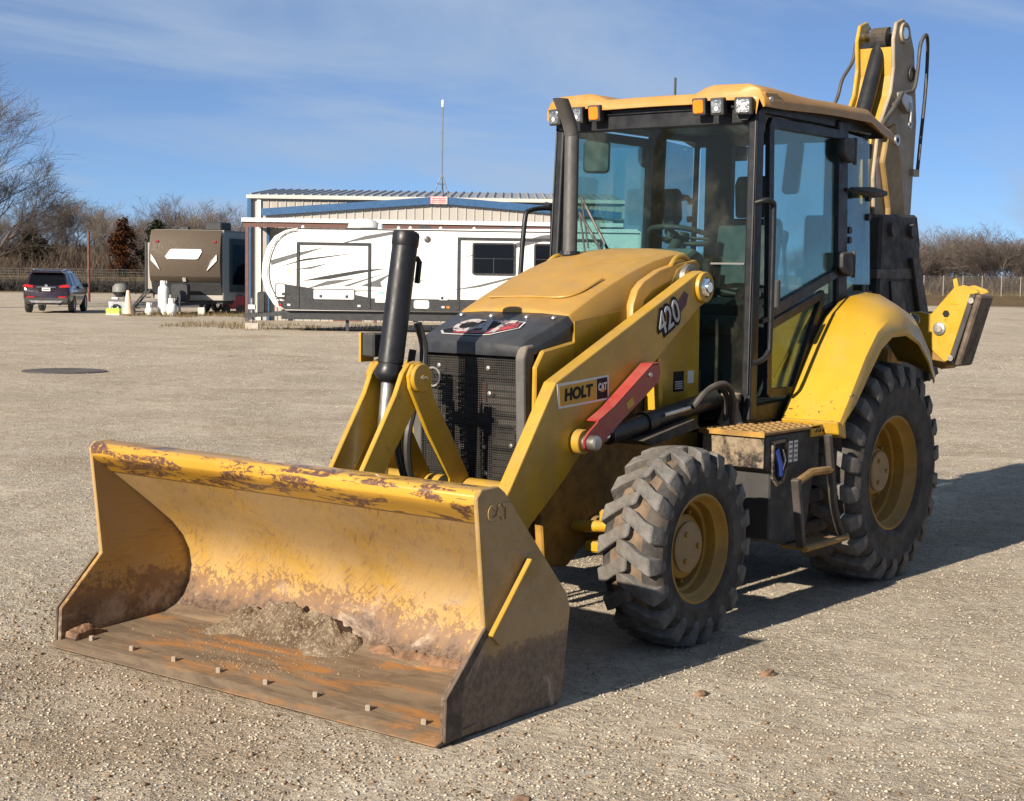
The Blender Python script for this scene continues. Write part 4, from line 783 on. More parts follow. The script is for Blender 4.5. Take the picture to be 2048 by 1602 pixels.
# ---- loader arms and towers
arm = [(1.425, 1.806), (2.684, 1.277), (3.032, .792), (3.34, .46), (3.37, .36), (3.33, .27), (3.24, .25), (3.14, .31), (2.86, .61), (2.60, .80), (2.454, .922), (1.722, 1.405), (1.38, 1.625), (1.29, 1.665), (1.265, 1.735), (1.30, 1.80), (1.36, 1.825)]
tower = [(1.70, .95), (1.70, 1.36), (1.66, 1.50), (1.55, 1.72), (1.46, 1.83), (1.36, 1.865), (1.27, 1.84), (1.215, 1.76), (1.20, .92)]
AO, AI = .54, .465
for s in (-1, 1):
    a_ = B().prism(arm, s*AI, s*AO).obj('loader_arm', m_yel, bh, .007, 0, 2)
    def lathe_y(prof_, n, x, y, z):   # profile given outward from the arm face
        return B().lathe([(r_, h_*s) for r_, h_ in prof_], n, (x, s*y, z), closed=False)
    lathe_y([(0, .046), (.028, .046), (.03, .038), (.048, .036), (.056, .026), (.056, -.01), (0, -.01)], 24, 1.355, AO, 1.735).obj('pivot_pin', m_chrome, a_, smooth=35)
    lathe_y([(.0, .022), (.08, .022), (.084, .016), (.084, 0), (0, 0)], 28, 1.355, AO+.001, 1.735).obj('pivot_collar', m_yel, a_, smooth=35)
    B().cyl((3.29, s*.42, .335), (3.29, s*.62, .335), .04).obj('hinge_pin', m_zinc, a_)
    for y0, y1 in ((.38, .455), (.55, .62)): B().prism([(3.34, .52), (3.24, .24), (3.475, .16), (3.468, .44)], s*y0, s*y1).obj('bucket_ear', m_yel, a_)
    tw = B().prism(tower, s*.40, s*.44).obj('loader_tower', m_yel, bh, .006, 0, 2)
    B().prism([(1.70, .95), (1.725, 1.36), (1.685, 1.36), (1.66, .95)], s*.441, s*.50).obj('tower_flange', m_yel, tw); lathe_y([(.05, 0), (.05, .03), (.08, .03), (.08, 0)], 20, 1.36, .441, 1.78).obj('tower_eye', m_zinc, tw, smooth=35)
    B().tube([(1.50, s*.42, 1.845), (1.42, s*.41, 1.895), (1.32, s*.41, 1.89), (1.24, s*.42, 1.82)], .014, 8).obj('lifting_loop', m_yel, tw, smooth=40)
    # lift cylinder and the red safety brace on it
    lc = B().cyl((2.50, s*.585, .97), (2.10, s*.58, 1.03), .03, 14).obj('lift_cylinder', m_chrome, bh, smooth=40)
    B().tube([(2.30, s*.58, 1.0), (1.25, s*.565, 1.12)], .05, 18).obj('barrel', m_black, lc, smooth=40); B().tube([(1.98, s*.577, 1.037), (1.90, s*.576, 1.046)], .058, 18).obj('gland', m_black, lc, smooth=40)
    lathe_y([(0, .05), (.058, .05), (.062, .045), (.062, .0), (0, .0)], 24, 2.506, AO+.001, .981).obj('rod_eye', m_yel, lc, smooth=35)
    lathe_y([(0, .128), (.03, .126), (.038, .118), (.038, 0), (0, 0)], 24, 2.500, AO, .979).obj('rod_pin', m_zinc, lc, smooth=35)
    rb = B().prism([(2.548, .955), (2.552, 1.0), (2.52, 1.03), (2.44, 1.078), (2.305, 1.14), (1.965, 1.338), (1.895, 1.342), (1.882, 1.30), (1.905, 1.245), (2.235, 1.065), (2.42, .952), (2.50, .932)], s*.608, s*.62).obj('safety_brace', m_red, bh, .003)
    B().prism([(2.44, 1.084), (2.305, 1.146), (1.965, 1.346), (1.895, 1.35), (1.895, 1.344), (1.965, 1.340), (2.305, 1.141), (2.44, 1.079)], s*.55, s*.6215).obj('brace_flange', m_red, rb); lathe_y([(0, .012), (.012, .012), (.012, 0), (0, 0)], 10, 1.99, .62, 1.29).obj('brace_bolt', m_zinc, rb)
    B().prism([(2.20, 1.155), (2.145, 1.186), (2.125, 1.15), (2.18, 1.12)], s*.6205, s*.622).obj('warning_label', m_decyel, rb)
    for i in range(2): B().tube([(1.62-i*.03, s*(.62+.02*i), 1.10), (1.48, s*(.64+.03*i), 1.17+.025*i), (1.34, s*(.65+.04*i), 1.20+.015*i), (1.24, s*(.64+.04*i), 1.13), (1.21, s*(.62+.04*i), .99)], .016, 8).obj('hydraulic_hose', m_rub, lc, smooth=40)
    B().tube([(1.85, s*.625, 1.075), (1.62, s*.635, 1.10)], .012, 8).obj('hard_line', m_zinc, lc)
B().cyl((2.80, -.5, .72), (2.80, .5, .72), .07, 20).obj('arm_cross_tube', m_yel, bh, smooth=40)
# ---- decals on the left arm
dk = B().prism([(2.677, 1.268), (2.246, 1.296), (2.240, 1.172), (2.664, 1.148)], .5405, .5425).obj('dealer_decal', m_decwhite, bh)
B().prism([(2.665, 1.256), (2.352, 1.278), (2.347, 1.176), (2.653, 1.160)], .543, .544).obj('decal_field', m_decyel, dk); B().prism([(2.348, 1.279), (2.257, 1.286), (2.251, 1.182), (2.343, 1.177)], .543, .544).obj('decal_field', m_decblk, dk)
up_ = (.04, 0, 1); rt_ = (-1, 0, .065)
text('decal_lettering', 'HOLT', .078, frame4((2.505, .5447, 1.217), rt_, up_), m_decblk, dk, off=.004, shear=.10, sx_=1.12)
text('decal_lettering', 'CAT', .050, frame4((2.2995, .5447, 1.238), rt_, up_), m_decwhite, dk, off=.002, sx_=.74); B().prism([(2.316, 1.213), (2.283, 1.215), (2.299, 1.236)], .5456, .5462).obj('decal_triangle', m_decyel, dk)
dn = math.radians(26); rt4 = (-math.cos(dn), 0, math.sin(dn)); up4 = (math.sin(dn)*.8, 0, math.cos(dn))
n4 = text('model_number', '420', .185, frame4((1.70, .5435, 1.568), rt4, up4), m_decblk, bh, off=.016, sx_=.80, shear=.05)
text('number_fill', '420', .175, frame4((1.698, .546, 1.570), rt4, up4), mat('decal_grey', (.42, .42, .42), .4), n4, off=.002, sx_=.82, shear=.05)
B().prism([(1.60, 1.665), (1.545, 1.715), (1.505, 1.695), (1.525, 1.64), (1.60, 1.585)], .5405, .5422).obj('number_backing', mat('decal_maroon', (.06, .01, .02), .4), n4)
for x, z, w_, h_, m in ((1.475, 1.275, .105, .11, m_decblk), (1.33, 1.275, .065, .07, m_decwhite)): B().box(x-w_, x, .4405, .4425, z-h_, z).obj('tower_label', m, bh)
for i in range(4): B().box(1.385, 1.46, .443, .4445, 1.18+i*.012, 1.185+i*.012).obj('label_line', m_decwhite, bh)

# ---- tilt linkage and its cylinder, on the centre line
cy = -.02
lv = [(3.095, 1.29), (3.115, 1.345), (3.165, 1.375), (3.22, 1.365), (3.262, 1.32), (3.31, 1.22), (3.53, .885), (3.60, .70), (3.52, .52), (3.44, .52), (3.42, .72), (3.375, .87), (3.14, 1.19)]
for y in (-.11, .085): 
    p_ = B().prism(lv, cy+y-.014, cy+y+.014).obj('tilt_lever', m_yel, bh, .004)
    B().lathe([(0, 0), (.012, 0), (.014, -.004), (.064, -.006), (.069, -.012), (.069, -.05), (0, -.05)], 28, (3.172, cy+y+.066 if y > 0 else cy+y+.014, 1.297), closed=False).obj('lever_boss', m_yel, p_, smooth=35)
    lk = B().prism([(3.095, 1.29), (3.115, 1.345), (3.165, 1.375), (3.22, 1.36), (3.25, 1.31), (3.24, 1.25), (3.11, 1.03), (2.95, .80), (2.94, .58), (2.81, .60), (2.80, .80), (2.94, 1.02), (3.07, 1.20)], cy+(y+.018 if y > 0 else y-.044), cy+(y+.040 if y > 0 else y-.018)).obj('tilt_link', m_yel, bh, .004)
    for dy in (-.012, .012): B().cyl((3.172+dy, cy+y+.05, 1.298), (3.172+dy, cy+y+.075, 1.298), .008, 8).obj('boss_bolt', m_zinc, p_)
tcl = B().tube([(3.125, cy-.015, 1.955), (3.225, cy-.015, 1.36)], .061, 28).obj('tilt_cylinder', m_black, bh, smooth=40)
B().tube([(3.121, cy-.015, 1.98), (3.123, cy-.015, 1.968), (3.131, cy-.015, 1.92), (3.133, cy-.015, 1.908)], [.060, .065, .065, .060], 28).obj('cylinder_cap', m_black, tcl, smooth=35)
B().tube([(3.125, cy-.015, 1.981), (3.1245, cy-.015, 1.9845)], .054, 24).obj('cap_face', m_dark, tcl)
B().tube([(3.225, cy-.015, 1.36), (3.233, cy-.015, 1.31), (3.24, cy-.015, 1.27)], [.055, .075, .05], 24).obj('trunnion', m_black, tcl, smooth=60); B().cyl((3.175, cy-.13, 1.295), (3.175, cy+.1, 1.295), .032, 16).obj('trunnion_pin', m_zinc, tcl)
B().tube([(3.235, cy-.015, 1.31), (3.30, cy-.015, .70)], .034, 18).obj('tilt_rod', m_zinc, tcl, smooth=40)
B().tube([(3.075, cy+.01, 1.86), (3.055, cy+.01, 1.84), (3.07, cy+.01, 1.74)], .014, 8).obj('port', m_black, tcl)
B().tube([(3.085, cy+.03, 1.55), (3.05, cy+.04, 1.43), (3.07, cy+.04, 1.28), (3.15, cy+.03, 1.02), (3.12, cy+.02, .82), (3.0, cy, .68)], .02, 8).obj('hydraulic_hose', m_rub, tcl, smooth=40)
B().tube([(3.05, cy-.03, 1.42), (3.09, cy-.04, 1.2), (3.17, cy-.02, 1.0), (3.13, cy+.0, .8), (3.0, cy-.03, .66)], .018, 8).obj('hydraulic_hose', m_rub, tcl, smooth=40)
B().box(3.14, 3.24, cy-.19, cy-.11, 1.385, 1.50).obj('valve_guard', m_blackmat, tcl, .008); B().box(3.15, 3.242, cy-.205, cy-.192, 1.36, 1.50).obj('guard_plate', m_yel, tcl)

# ---- hood
def hring(x, zt, w_, low=1.28):
    return [(x, w_+.03, low), (x, w_+.03, zt-.14), (x, w_+.024, zt-.09), (x, w_-.006, zt-.004), (x, w_-.10, zt+.012), (x, w_*.35, zt+.022), (x, -w_*.35, zt+.022), (x, -w_+.10, zt+.012), (x, -w_+.006, zt-.004), (x, -w_-.024, zt-.09), (x, -w_-.03, zt-.14), (x, -w_-.03, low)]
hd = B().loft([hring(x, z, .36) for x, z in ((2.335, 1.585), (2.32, 1.60), (2.15, 1.675), (1.95, 1.755), (1.75, 1.825), (1.55, 1.88), (1.38, 1.912), (1.24, 1.925), (1.20, 1.90))]).obj('hood', m_yelhood, bh, .006, 40, 2)
sw = [(1.875, 1.28), (1.88, 1.52), (1.872, 1.64), (1.83, 1.72), (1.77, 1.765), (1.62, 1.825), (1.45, 1.862), (1.25, 1.885), (1.21, 1.86), (1.21, 1.28)]
for s in (-1, 1):
    B().prism(sw, s*.385, s*.435).obj('hood_flare', m_yelhood, hd, .012, 40, 2)
    B().prism([(1.80, 1.32), (1.805, 1.58), (1.775, 1.665), (1.70, 1.715), (1.55, 1.76), (1.36, 1.80), (1.30, 1.76), (1.30, 1.32)], s*.4352, s*.437).obj('flare_panel', m_yel, hd)
    B().prism([(2.325, 1.275), (2.34, 1.56), (1.84, 1.62), (1.83, 1.275)], s*.3905, s*.394).obj('hood_side', m_yel, hd)
B().tube([(2.22, -.25, 1.668), (2.21, 0, 1.676), (2.205, .20, 1.676), (2.13, .27, 1.70), (1.95, .29, 1.776)], .006, 6).obj('hood_crease', m_yelhood, hd, smooth=40)
def nring(x, zt, w_, low=1.30): return [(x, w_, low), (x, w_, zt-.05), (x, w_-.03, zt-.004), (x, w_*.5, zt+.006), (x, -w_*.5, zt+.006), (x, -w_+.03, zt-.004), (x, -w_, zt-.05), (x, -w_, low)]
ns = B().loft([nring(2.332, 1.59, .382, 1.43), nring(2.50, 1.527, .375, 1.412), nring(2.66, 1.467, .362, 1.395), nring(2.69, 1.442, .358, 1.388)]).obj('nose_cowl', m_cowl, bh, .006, 40, 2)
B().add([(2.40, .37, 1.5625), (2.40, -.37, 1.5625), (2.405, -.37, 1.561), (2.405, .37, 1.561)], [(0, 1, 2, 3)])
rv_ = B().lathe([(0, .008), (.012, .007), (.016, 0), (0, 0)], 12, ax='z', closed=False).mesh('rivet')
for y in (-.30, -.10, .13, .30): link('rivet', rv_, m_zinc, ns, loc=(2.385, y, 1.576), rot=(0, R(20), 0))
# CAT emblem lying on the sloping cowl
sl = math.atan2(1.59-1.467, 2.66-2.332); fw = Vector((math.cos(sl), 0, -math.sin(sl))); nn = Vector((math.sin(sl), 0, math.cos(sl)))
def cw(x, y, h=.0):  # point on the cowl: x along slope from its top edge
    p = Vector((2.332, y, 1.59))+fw*x+nn*(.0075+h); return tuple(p)
def cowl_poly(nm, pts, h, m, par, thk=.0012):
    n = len(pts); b_ = B(); b_.add([cw(x, y, h) for x, y in pts]+[cw(x, y, h-thk) for x, y in pts], [tuple(range(n)), tuple(range(2*n-1, n-1, -1))]+[(i, (i+1) % n, (i+1) % n+n, i+n) for i in range(n)]); return b_.obj(nm, m, par)
t = NT('emblem_red'); m_emr = t.fin(t.mix(t.rng(t.noise(30, 6, .7), .44, .56), (.36, .03, .035), (.035, .03, .03)), .5)
_e = lambda pts: [(.088+x*.97, y*.88-.03) for x, y in pts]
_i = lambda pts: [(.148+(x-.148)*.90, (y-.005)*.955+.005) for x, y in pts]
eb = cowl_poly('emblem', _e([(.045, -.10), (.05, .245), (.13, .265), (.235, .13), (.25, .06), (.25, -.21), (.21, -.255), (.10, -.16)]), .003, mat('emblem_border', (.42, .41, .40), .4), ns)
cowl_poly('emblem_field', _e(_i([(.045, -.10), (.05, .245), (.13, .265), (.235, .13), (.25, .06), (.25, -.21), (.21, -.255), (.10, -.16)])), .0045, m_decblk, eb); cowl_poly('emblem_patch', _e(_i([(.06, .17), (.062, .236), (.127, .253), (.227, .125), (.241, .058), (.241, -.16), (.200, -.10), (.185, .08)])), .0055, m_emr, eb)
t = NT('scraped_lettering'); m_scr = t.fin(t.mix(t.rng(t.noise(22, 7, .7), .50, .60), (.36, .32, .31), (.07, .05, .05)), .5)
text('emblem_lettering', 'CAT', .215, frame4(cw(.225, -.036, .0075), (0, 1, 0), tuple(-fw)), m_scr, eb, off=.008, sx_=.80)
# grille: radiator behind a woven screen
gr = B().box(2.60, 2.625, -.34, .34, .70, 1.38).obj('grille', m_dark, bh)
b_ = B()
for i in range(57): y = -.32+i*.64/56; b_.box(2.672, 2.675, y-.0016, y+.0016, .74, 1.375)
for i in range(56): z = .745+i*.625/55; b_.box(2.6755, 2.6785, -.325, .325, z-.0016, z+.0016)
tag(b_.obj('screen', mat('screen_wire', (.03, .028, .026), .5, .4, dust=.3, dustc=(.12, .095, .07)), gr), kind='stuff')
for z0, z1, y0, y1, m in ((.78, 1.0, -.36, -.20, m_dark), (.78, 1.05, .02, .26, m_dark), (1.02, 1.2, -.33, -.18, m_steel), (1.10, 1.24, .04, .30, m_steel), (1.02, 1.08, .03, .27, m_pipe), (.90, .93, -.35, .28, m_pipe)):
    c_ = B().box(2.626, 2.645, y0, y1, z0, z1).obj('cooler_core', m, gr)
for i in range(16): B().box(2.646, 2.652, -.36, .30, .77+i*.034, .775+i*.034).obj('cooler_fin', m_pipe, gr)
B().lathe([(.042, 0), (.052, 0), (.052, .01), (.042, .01)], 24, (2.68, -.235, 1.265), 'x').obj('round_marker', m_zinc, gr); B().box(2.653, 2.664, .075, .09, 1.16, 1.25).obj('red_latch', mat('rust_red', (.22, .04, .025), .6), gr)
for y, z in ((-.2, 1.325), (.12, 1.325), (.13, 1.20), (.27, .95), (.1, .93), (.11, .80), (-.3, .80)): B().lathe([(0, .006), (.011, .004), (.013, 0), (0, 0)], 10, (2.68, y, z), 'x', closed=False).obj('screen_bolt', m_zinc, gr)
for s in (-1, 1):
    y = s*.335
    B().prism([(2.62, 1.45), (2.685, 1.442), (2.71, 1.385), (2.705, 1.25), (2.695, 1.0), (2.69, .74), (2.62, .74)], y-.028, y+.028).obj('corner_guard', mat('grey_rubber', (.06, .06, .058), .75, dust=.4), gr, .012, 0, 2)
    B().prism([(2.66, 1.34), (2.60, 1.42), (2.335, 1.46), (2.335, .72), (2.66, .72)], s*.372, s*.40).obj('side_panel', m_yel, gr, .008)
B().box(2.56, 2.70, -.43, .43, .66, .735).obj('lower_bar', m_dark, gr, .01)

# ---- chassis, axles
ch = B().box(-.95, 2.55, -.38, .38, .55, .98).obj('chassis', m_dark, bh, .02)
B().prism([(2.62, .36), (2.66, .72), (2.25, .95), (1.2, .95), (1.2, .50), (2.0, .60), (2.42, .34)], .39, .44).obj('frame_rail', m_yeldirt, ch, .008); B().prism([(2.62, .36), (2.66, .72), (2.25, .95), (1.2, .95), (1.2, .50), (2.0, .60), (2.42, .34)], -.44, -.39).obj('frame_rail', m_yeldirt, ch, .008)
B().tube([(2.2, -.8, .49), (2.2, -.3, .49), (2.2, -.16, .49), (2.2, .16, .49), (2.2, .3, .49), (2.2, .8, .49)], [.075, .085, .15, .15, .085, .075], 18).obj('front_axle', m_yeldirt, ch, smooth=40)
B().cyl((2.37, .40, .53), (2.37, .66, .56), .03, 12).obj('steering_ram', m_yel, ch, smooth=40); B().box(2.32, 2.40, .52, .68, .42, .475).obj('steering_arm', m_yel, ch, .01); B().box(2.30, 2.40, .60, .72, .57, .64).obj('steering_knuckle', m_yel, ch, .015)
B().tube([(0, -.75, .65), (0, -.3, .65), (0, -.2, .65), (0, .2, .65), (0, .3, .65), (0, .75, .65)], [.13, .14, .22, .22, .14, .13], 18).obj('rear_axle', m_dark, ch, smooth=40)
B().box(1.1, 2.3, -.40, .40, .95, 1.28).obj('engine_block', m_dark, ch, .02); B().box(-1.0, -.3, -.6, .6, .5, 1.25).obj('rear_frame', m_dark, ch, .03); B().box(.35, 1.1, -.62, .62, .50, .98).obj('transmission', m_dark, ch, .03)
B().prism([(2.02, .93), (2.10, .96), (1.6, 1.04), (1.55, .99)], .42, .66).obj('mud_shelf', m_dark, ch)

# ---- wheels
t = NT('tyre_rubber'); n_ = t.noise(9, 7, .7); c = t.mix(t.rng(n_, .3, .7), (.02, .019, .018), (.06, .055, .05)); c = t.mix(t.rng(t.noise(5, 6, .7, .4), .45, .7, 0, .55), c, (.085, .065, .048)); t.bump(t.noise(50, 7, .7), .3, .004); m_tyre = t.fin(c, .8, spec=.3)
t = NT('worn_lug_rubber'); n_ = t.noise(14, 7, .72); c = t.mix(t.rng(n_, .3, .7), (.07, .067, .063), (.145, .138, .128)); c = t.mix(t.rng(t.noise(4, 6, .7), .42, .66, 0, .7), c, (.105, .074, .05)); t.bump(t.noise(70, 7, .75), .6, .008); m_lug = t.fin(c, .85, spec=.25)
m_dirtrub = mat('clay_in_tread', (.115, .078, .05), .95, var=.4, vs=12, bump=.5)
m_rim = mat('dirty_rim_paint', (.27, .145, .012), .5, var=.22, vs=7, dust=.35, dustc=(.26, .19, .12), speck=.5)
m_hub = mat('dusty_hub', (.25, .165, .07), .7, var=.2, dust=.3)
def wheel(x, y, z, Rt, hw, rr, n, side, name, lh, lw, deep):
    # side +1: outer face towards +Y
    rc = Rt-lh; wl = bpy.data.objects.new(name, None); COL.objects.link(wl); wl.parent = bh; wl.location = (x, y, z); wl.empty_display_size = .1
    pr = [(rr, -hw*.80), (rr+.012, -hw*.9), (rr+(rc-rr)*.45, -hw*1.02), (rr+(rc-rr)*.78, -hw*.99), (rc-.022, -hw*.86), (rc-.004, -hw*.55), (rc, 0), (rc-.004, hw*.55), (rc-.022, hw*.86), (rr+(rc-rr)*.78, hw*.99), (rr+(rc-rr)*.66, hw*1.012), (rr+(rc-rr)*.64, hw*1.035), (rr+(rc-rr)*.60, hw*1.035), (rr+(rc-rr)*.58, hw*1.016), (rr+(rc-rr)*.45, hw*1.02), (rr+(rc-rr)*.20, hw*.965), (rr+(rc-rr)*.18, hw*.985), (rr+(rc-rr)*.15, hw*.98), (rr+.012, hw*.9), (rr, hw*.80)]
    ty = B().lathe(pr, 56).obj('tyre', m_tyre, wl, smooth=50)
    for q in ty.data.polygons:
        pass
    ty.data.materials.append(m_dirtrub)
    for q in ty.data.polygons:
        c_ = q.center
        if math.hypot(c_.x, c_.z) > rc-.012 and abs(c_.y) < hw*.75: q.material_index = 1
    def lug(sg):
        st = [(-.20*hw, -.30*lw, Rt-.002, .72), (-.12*hw, -.22*lw, Rt+.0, .92), (.25*hw, .10*lw, Rt-.001, .95), (.62*hw, .62*lw, Rt-.006, .95), (.93*hw, .92*lw, Rt-.018, 1.12), (1.05*hw, 1.0*lw, Rt-lh-.045, 1.0), (1.045*hw, 1.0*lw, Rt-lh-.085, .6)]
        rings = []
        for yy, ss, ro, wf in st:
            ri = min(rc-.03, ro-.02); row = []
            for d, r_ in ((-.5*wf-.10, ri), (-.5*wf, ro), (.5*wf, ro), (.5*wf+.10, ri)):
                a = (ss+d*lw)/Rt; yy2 = yy if r_ == ro else yy*(.98 if yy > .9*hw else 1); row.append((r_*math.sin(a), yy2*sg, r_*math.cos(a)))
            rings.append(row)
        m_ = B().loft(rings).mesh('lug', .005, 22, 1); m_.materials.append(m_lug); return m_
    for sg in (-1, 1):
        lm = lug(sg)
        for i in range(n): link('lug', lm, None, wl, rot=(0, 2*PI*(i+(.5 if sg > 0 else 0))/n, 0))
    o = side
    rp = [(rr+.012, hw*.86*o), (rr-.004, hw*.88*o), (rr-.012, hw*.80*o), (rr-.022, hw*.62*o), (rr-.035, hw*.55*o), (rr-.038, (hw*.55-deep*.5)*o), (rr-.055, (hw*.55-deep*.55)*o), (rr-.06, (hw*.55-deep)*o), (rr*.45, (hw*.55-deep*.95)*o), (.02, (hw*.55-deep*.95)*o), (.02, (hw*.55-deep*.95-.02)*o), (rr*.5, (hw*.5-deep-.03)*o), (rr-.05, (hw*.5-deep-.03)*o), (rr+.0, -hw*.8*o), (rr+.012, -hw*.86*o)]
    rm_ = B().lathe(rp, 48).obj('rim', m_rim, wl, smooth=32)
    hy = (hw*.55-deep*.95); hr = rr*.60 if n < 22 else rr*.46
    B().lathe([(hr*1.05, hy*o), (hr, (hy+.05)*o), (hr*.86, (hy+deep*.62)*o), (hr*.80, (hy+deep*.66)*o), (0, (hy+deep*.68)*o)], 36, closed=False).obj('hub', m_rim, wl, smooth=32)
    B().lathe([(hr*.80, (hy+deep*.60)*o), (hr*.80, (hy+deep*.78)*o), (hr*.74, (hy+deep*.83)*o), (0, (hy+deep*.84)*o)], 36, closed=False).obj('hub_cap', m_hub, wl, smooth=32)
    bl2 = B().lathe([(0, .012), (.010, .012), (.014, .006), (.014, -.01), (0, -.01)], 8, closed=False).mesh('stud')
    for k_ in range(3): a = 2*PI*k_/3+.5; link('hub_plug', bl2, m_rim, wl, loc=(hr*.48*math.sin(a), (hy+deep*.84)*o, hr*.48*math.cos(a)))
    nb = 8 if n < 22 else 10
    for k_ in range(nb): a = 2*PI*k_/nb+.2; link('wheel_nut', bl2, m_zinc, wl, loc=(rr*.70*math.sin(a), (hy+.012)*o, rr*.70*math.cos(a)))
    B().cyl((rr*.88*.6, (hy+.02)*o, rr*.6), (rr*.9*.62, (hy+.06)*o, rr*.62), .006, 6).obj('valve_stem', m_rub, wl)
    return wl
for s in (1, -1):
    wheel(2.2, s*.935, .475, .492, .157, .262, 19, s, 'front_wheel', .040, .080, .10)
    wheel(0, s*.895, .645, .662, .205, .335, 22, s, 'rear_wheel', .045, .085, .13)

# ---- rear fenders
t = NT('chipped_fender_paint'); z_ = t.xyz()[2]; n_ = t.noise(27, 6, .68); ch_ = t.math('ADD', n_, t.rng(z_, 1.0, 1.32, .085, 0.))
cc = t.mix(t.rng(t.noise(3), .3, .7), (.35, .205, .014), (.395, .24, .02)); cc = t.mix(t.rng(t.noise(2.3, 7, .7, .4, vec=t.sc((1.5, 1.5, .5))), .45, .75, 0, .3), cc, (.28, .20, .09)); cc = t.mix(t.rng(ch_, .685, .70), cc, (.03, .022, .015))
m_fend = t.fin(cc, t.rng(t.noise(5), .3, .7, .28, .45), 0, .2)
for s in (1, -1):
    sec = []   # stations along the fender from the step, over the tyre, to the back
    inn = [(.74, 1.0), (.60, 1.17), (.42, 1.39), (.25, 1.56), (.10, 1.645), (-.10, 1.69), (-.32, 1.67), (-.52, 1.55), (-.64, 1.40)]
    mid = [(.76, 1.0), (.62, 1.18), (.44, 1.41), (.27, 1.60), (.11, 1.69), (-.10, 1.715), (-.32, 1.66), (-.50, 1.50), (-.60, 1.30)]
    outp = [(.76, 1.0), (.62, 1.16), (.46, 1.35), (.31, 1.49), (.15, 1.565), (-.06, 1.575), (-.28, 1.50), (-.44, 1.36), (-.54, 1.20)]
    low = [(.745, .99), (.58, 1.11), (.41, 1.28), (.27, 1.41), (.13, 1.475), (-.06, 1.48), (-.25, 1.42), (-.40, 1.30), (-.50, 1.17)]
    th_ = .012
    rings = []
    for a, b_, c, d in zip(inn, mid, outp, low):
        pts = [(a[0], .715, a[1]), (b_[0], .80, b_[1]), (b_[0]*.98+c[0]*.02, .90, b_[1]-.012), (c[0]*.6+b_[0]*.4, 1.03, c[1]*.55+b_[1]*.45), (c[0], 1.085, c[1]), (d[0], 1.10, d[1])]
        ins = [(p[0]-.016, p[1]-.012 if i > 3 else p[1], p[2]-.02) for i, p in enumerate(pts)]
        rings.append([(p[0], s*p[1], p[2]) for p in pts+ins[::-1]])
    fd = B().loft(rings).obj('rear_fender', m_fend, bh, 0, 42)
    B().prism([(.78, .93), (.80, 1.0), (.70, 1.0), (.68, .90)], s*.74, s*1.09).obj('fender_bracket', m_yel, fd, .006)
    B().prism([(.66, 1.0), (.40, 1.36), (.12, 1.56), (-.1, 1.6), (-.4, 1.45), (-.5, 1.2), (-.5, .9), (.66, .9)], s*.66, s*.70).obj('inner_arch', m_dark, fd)

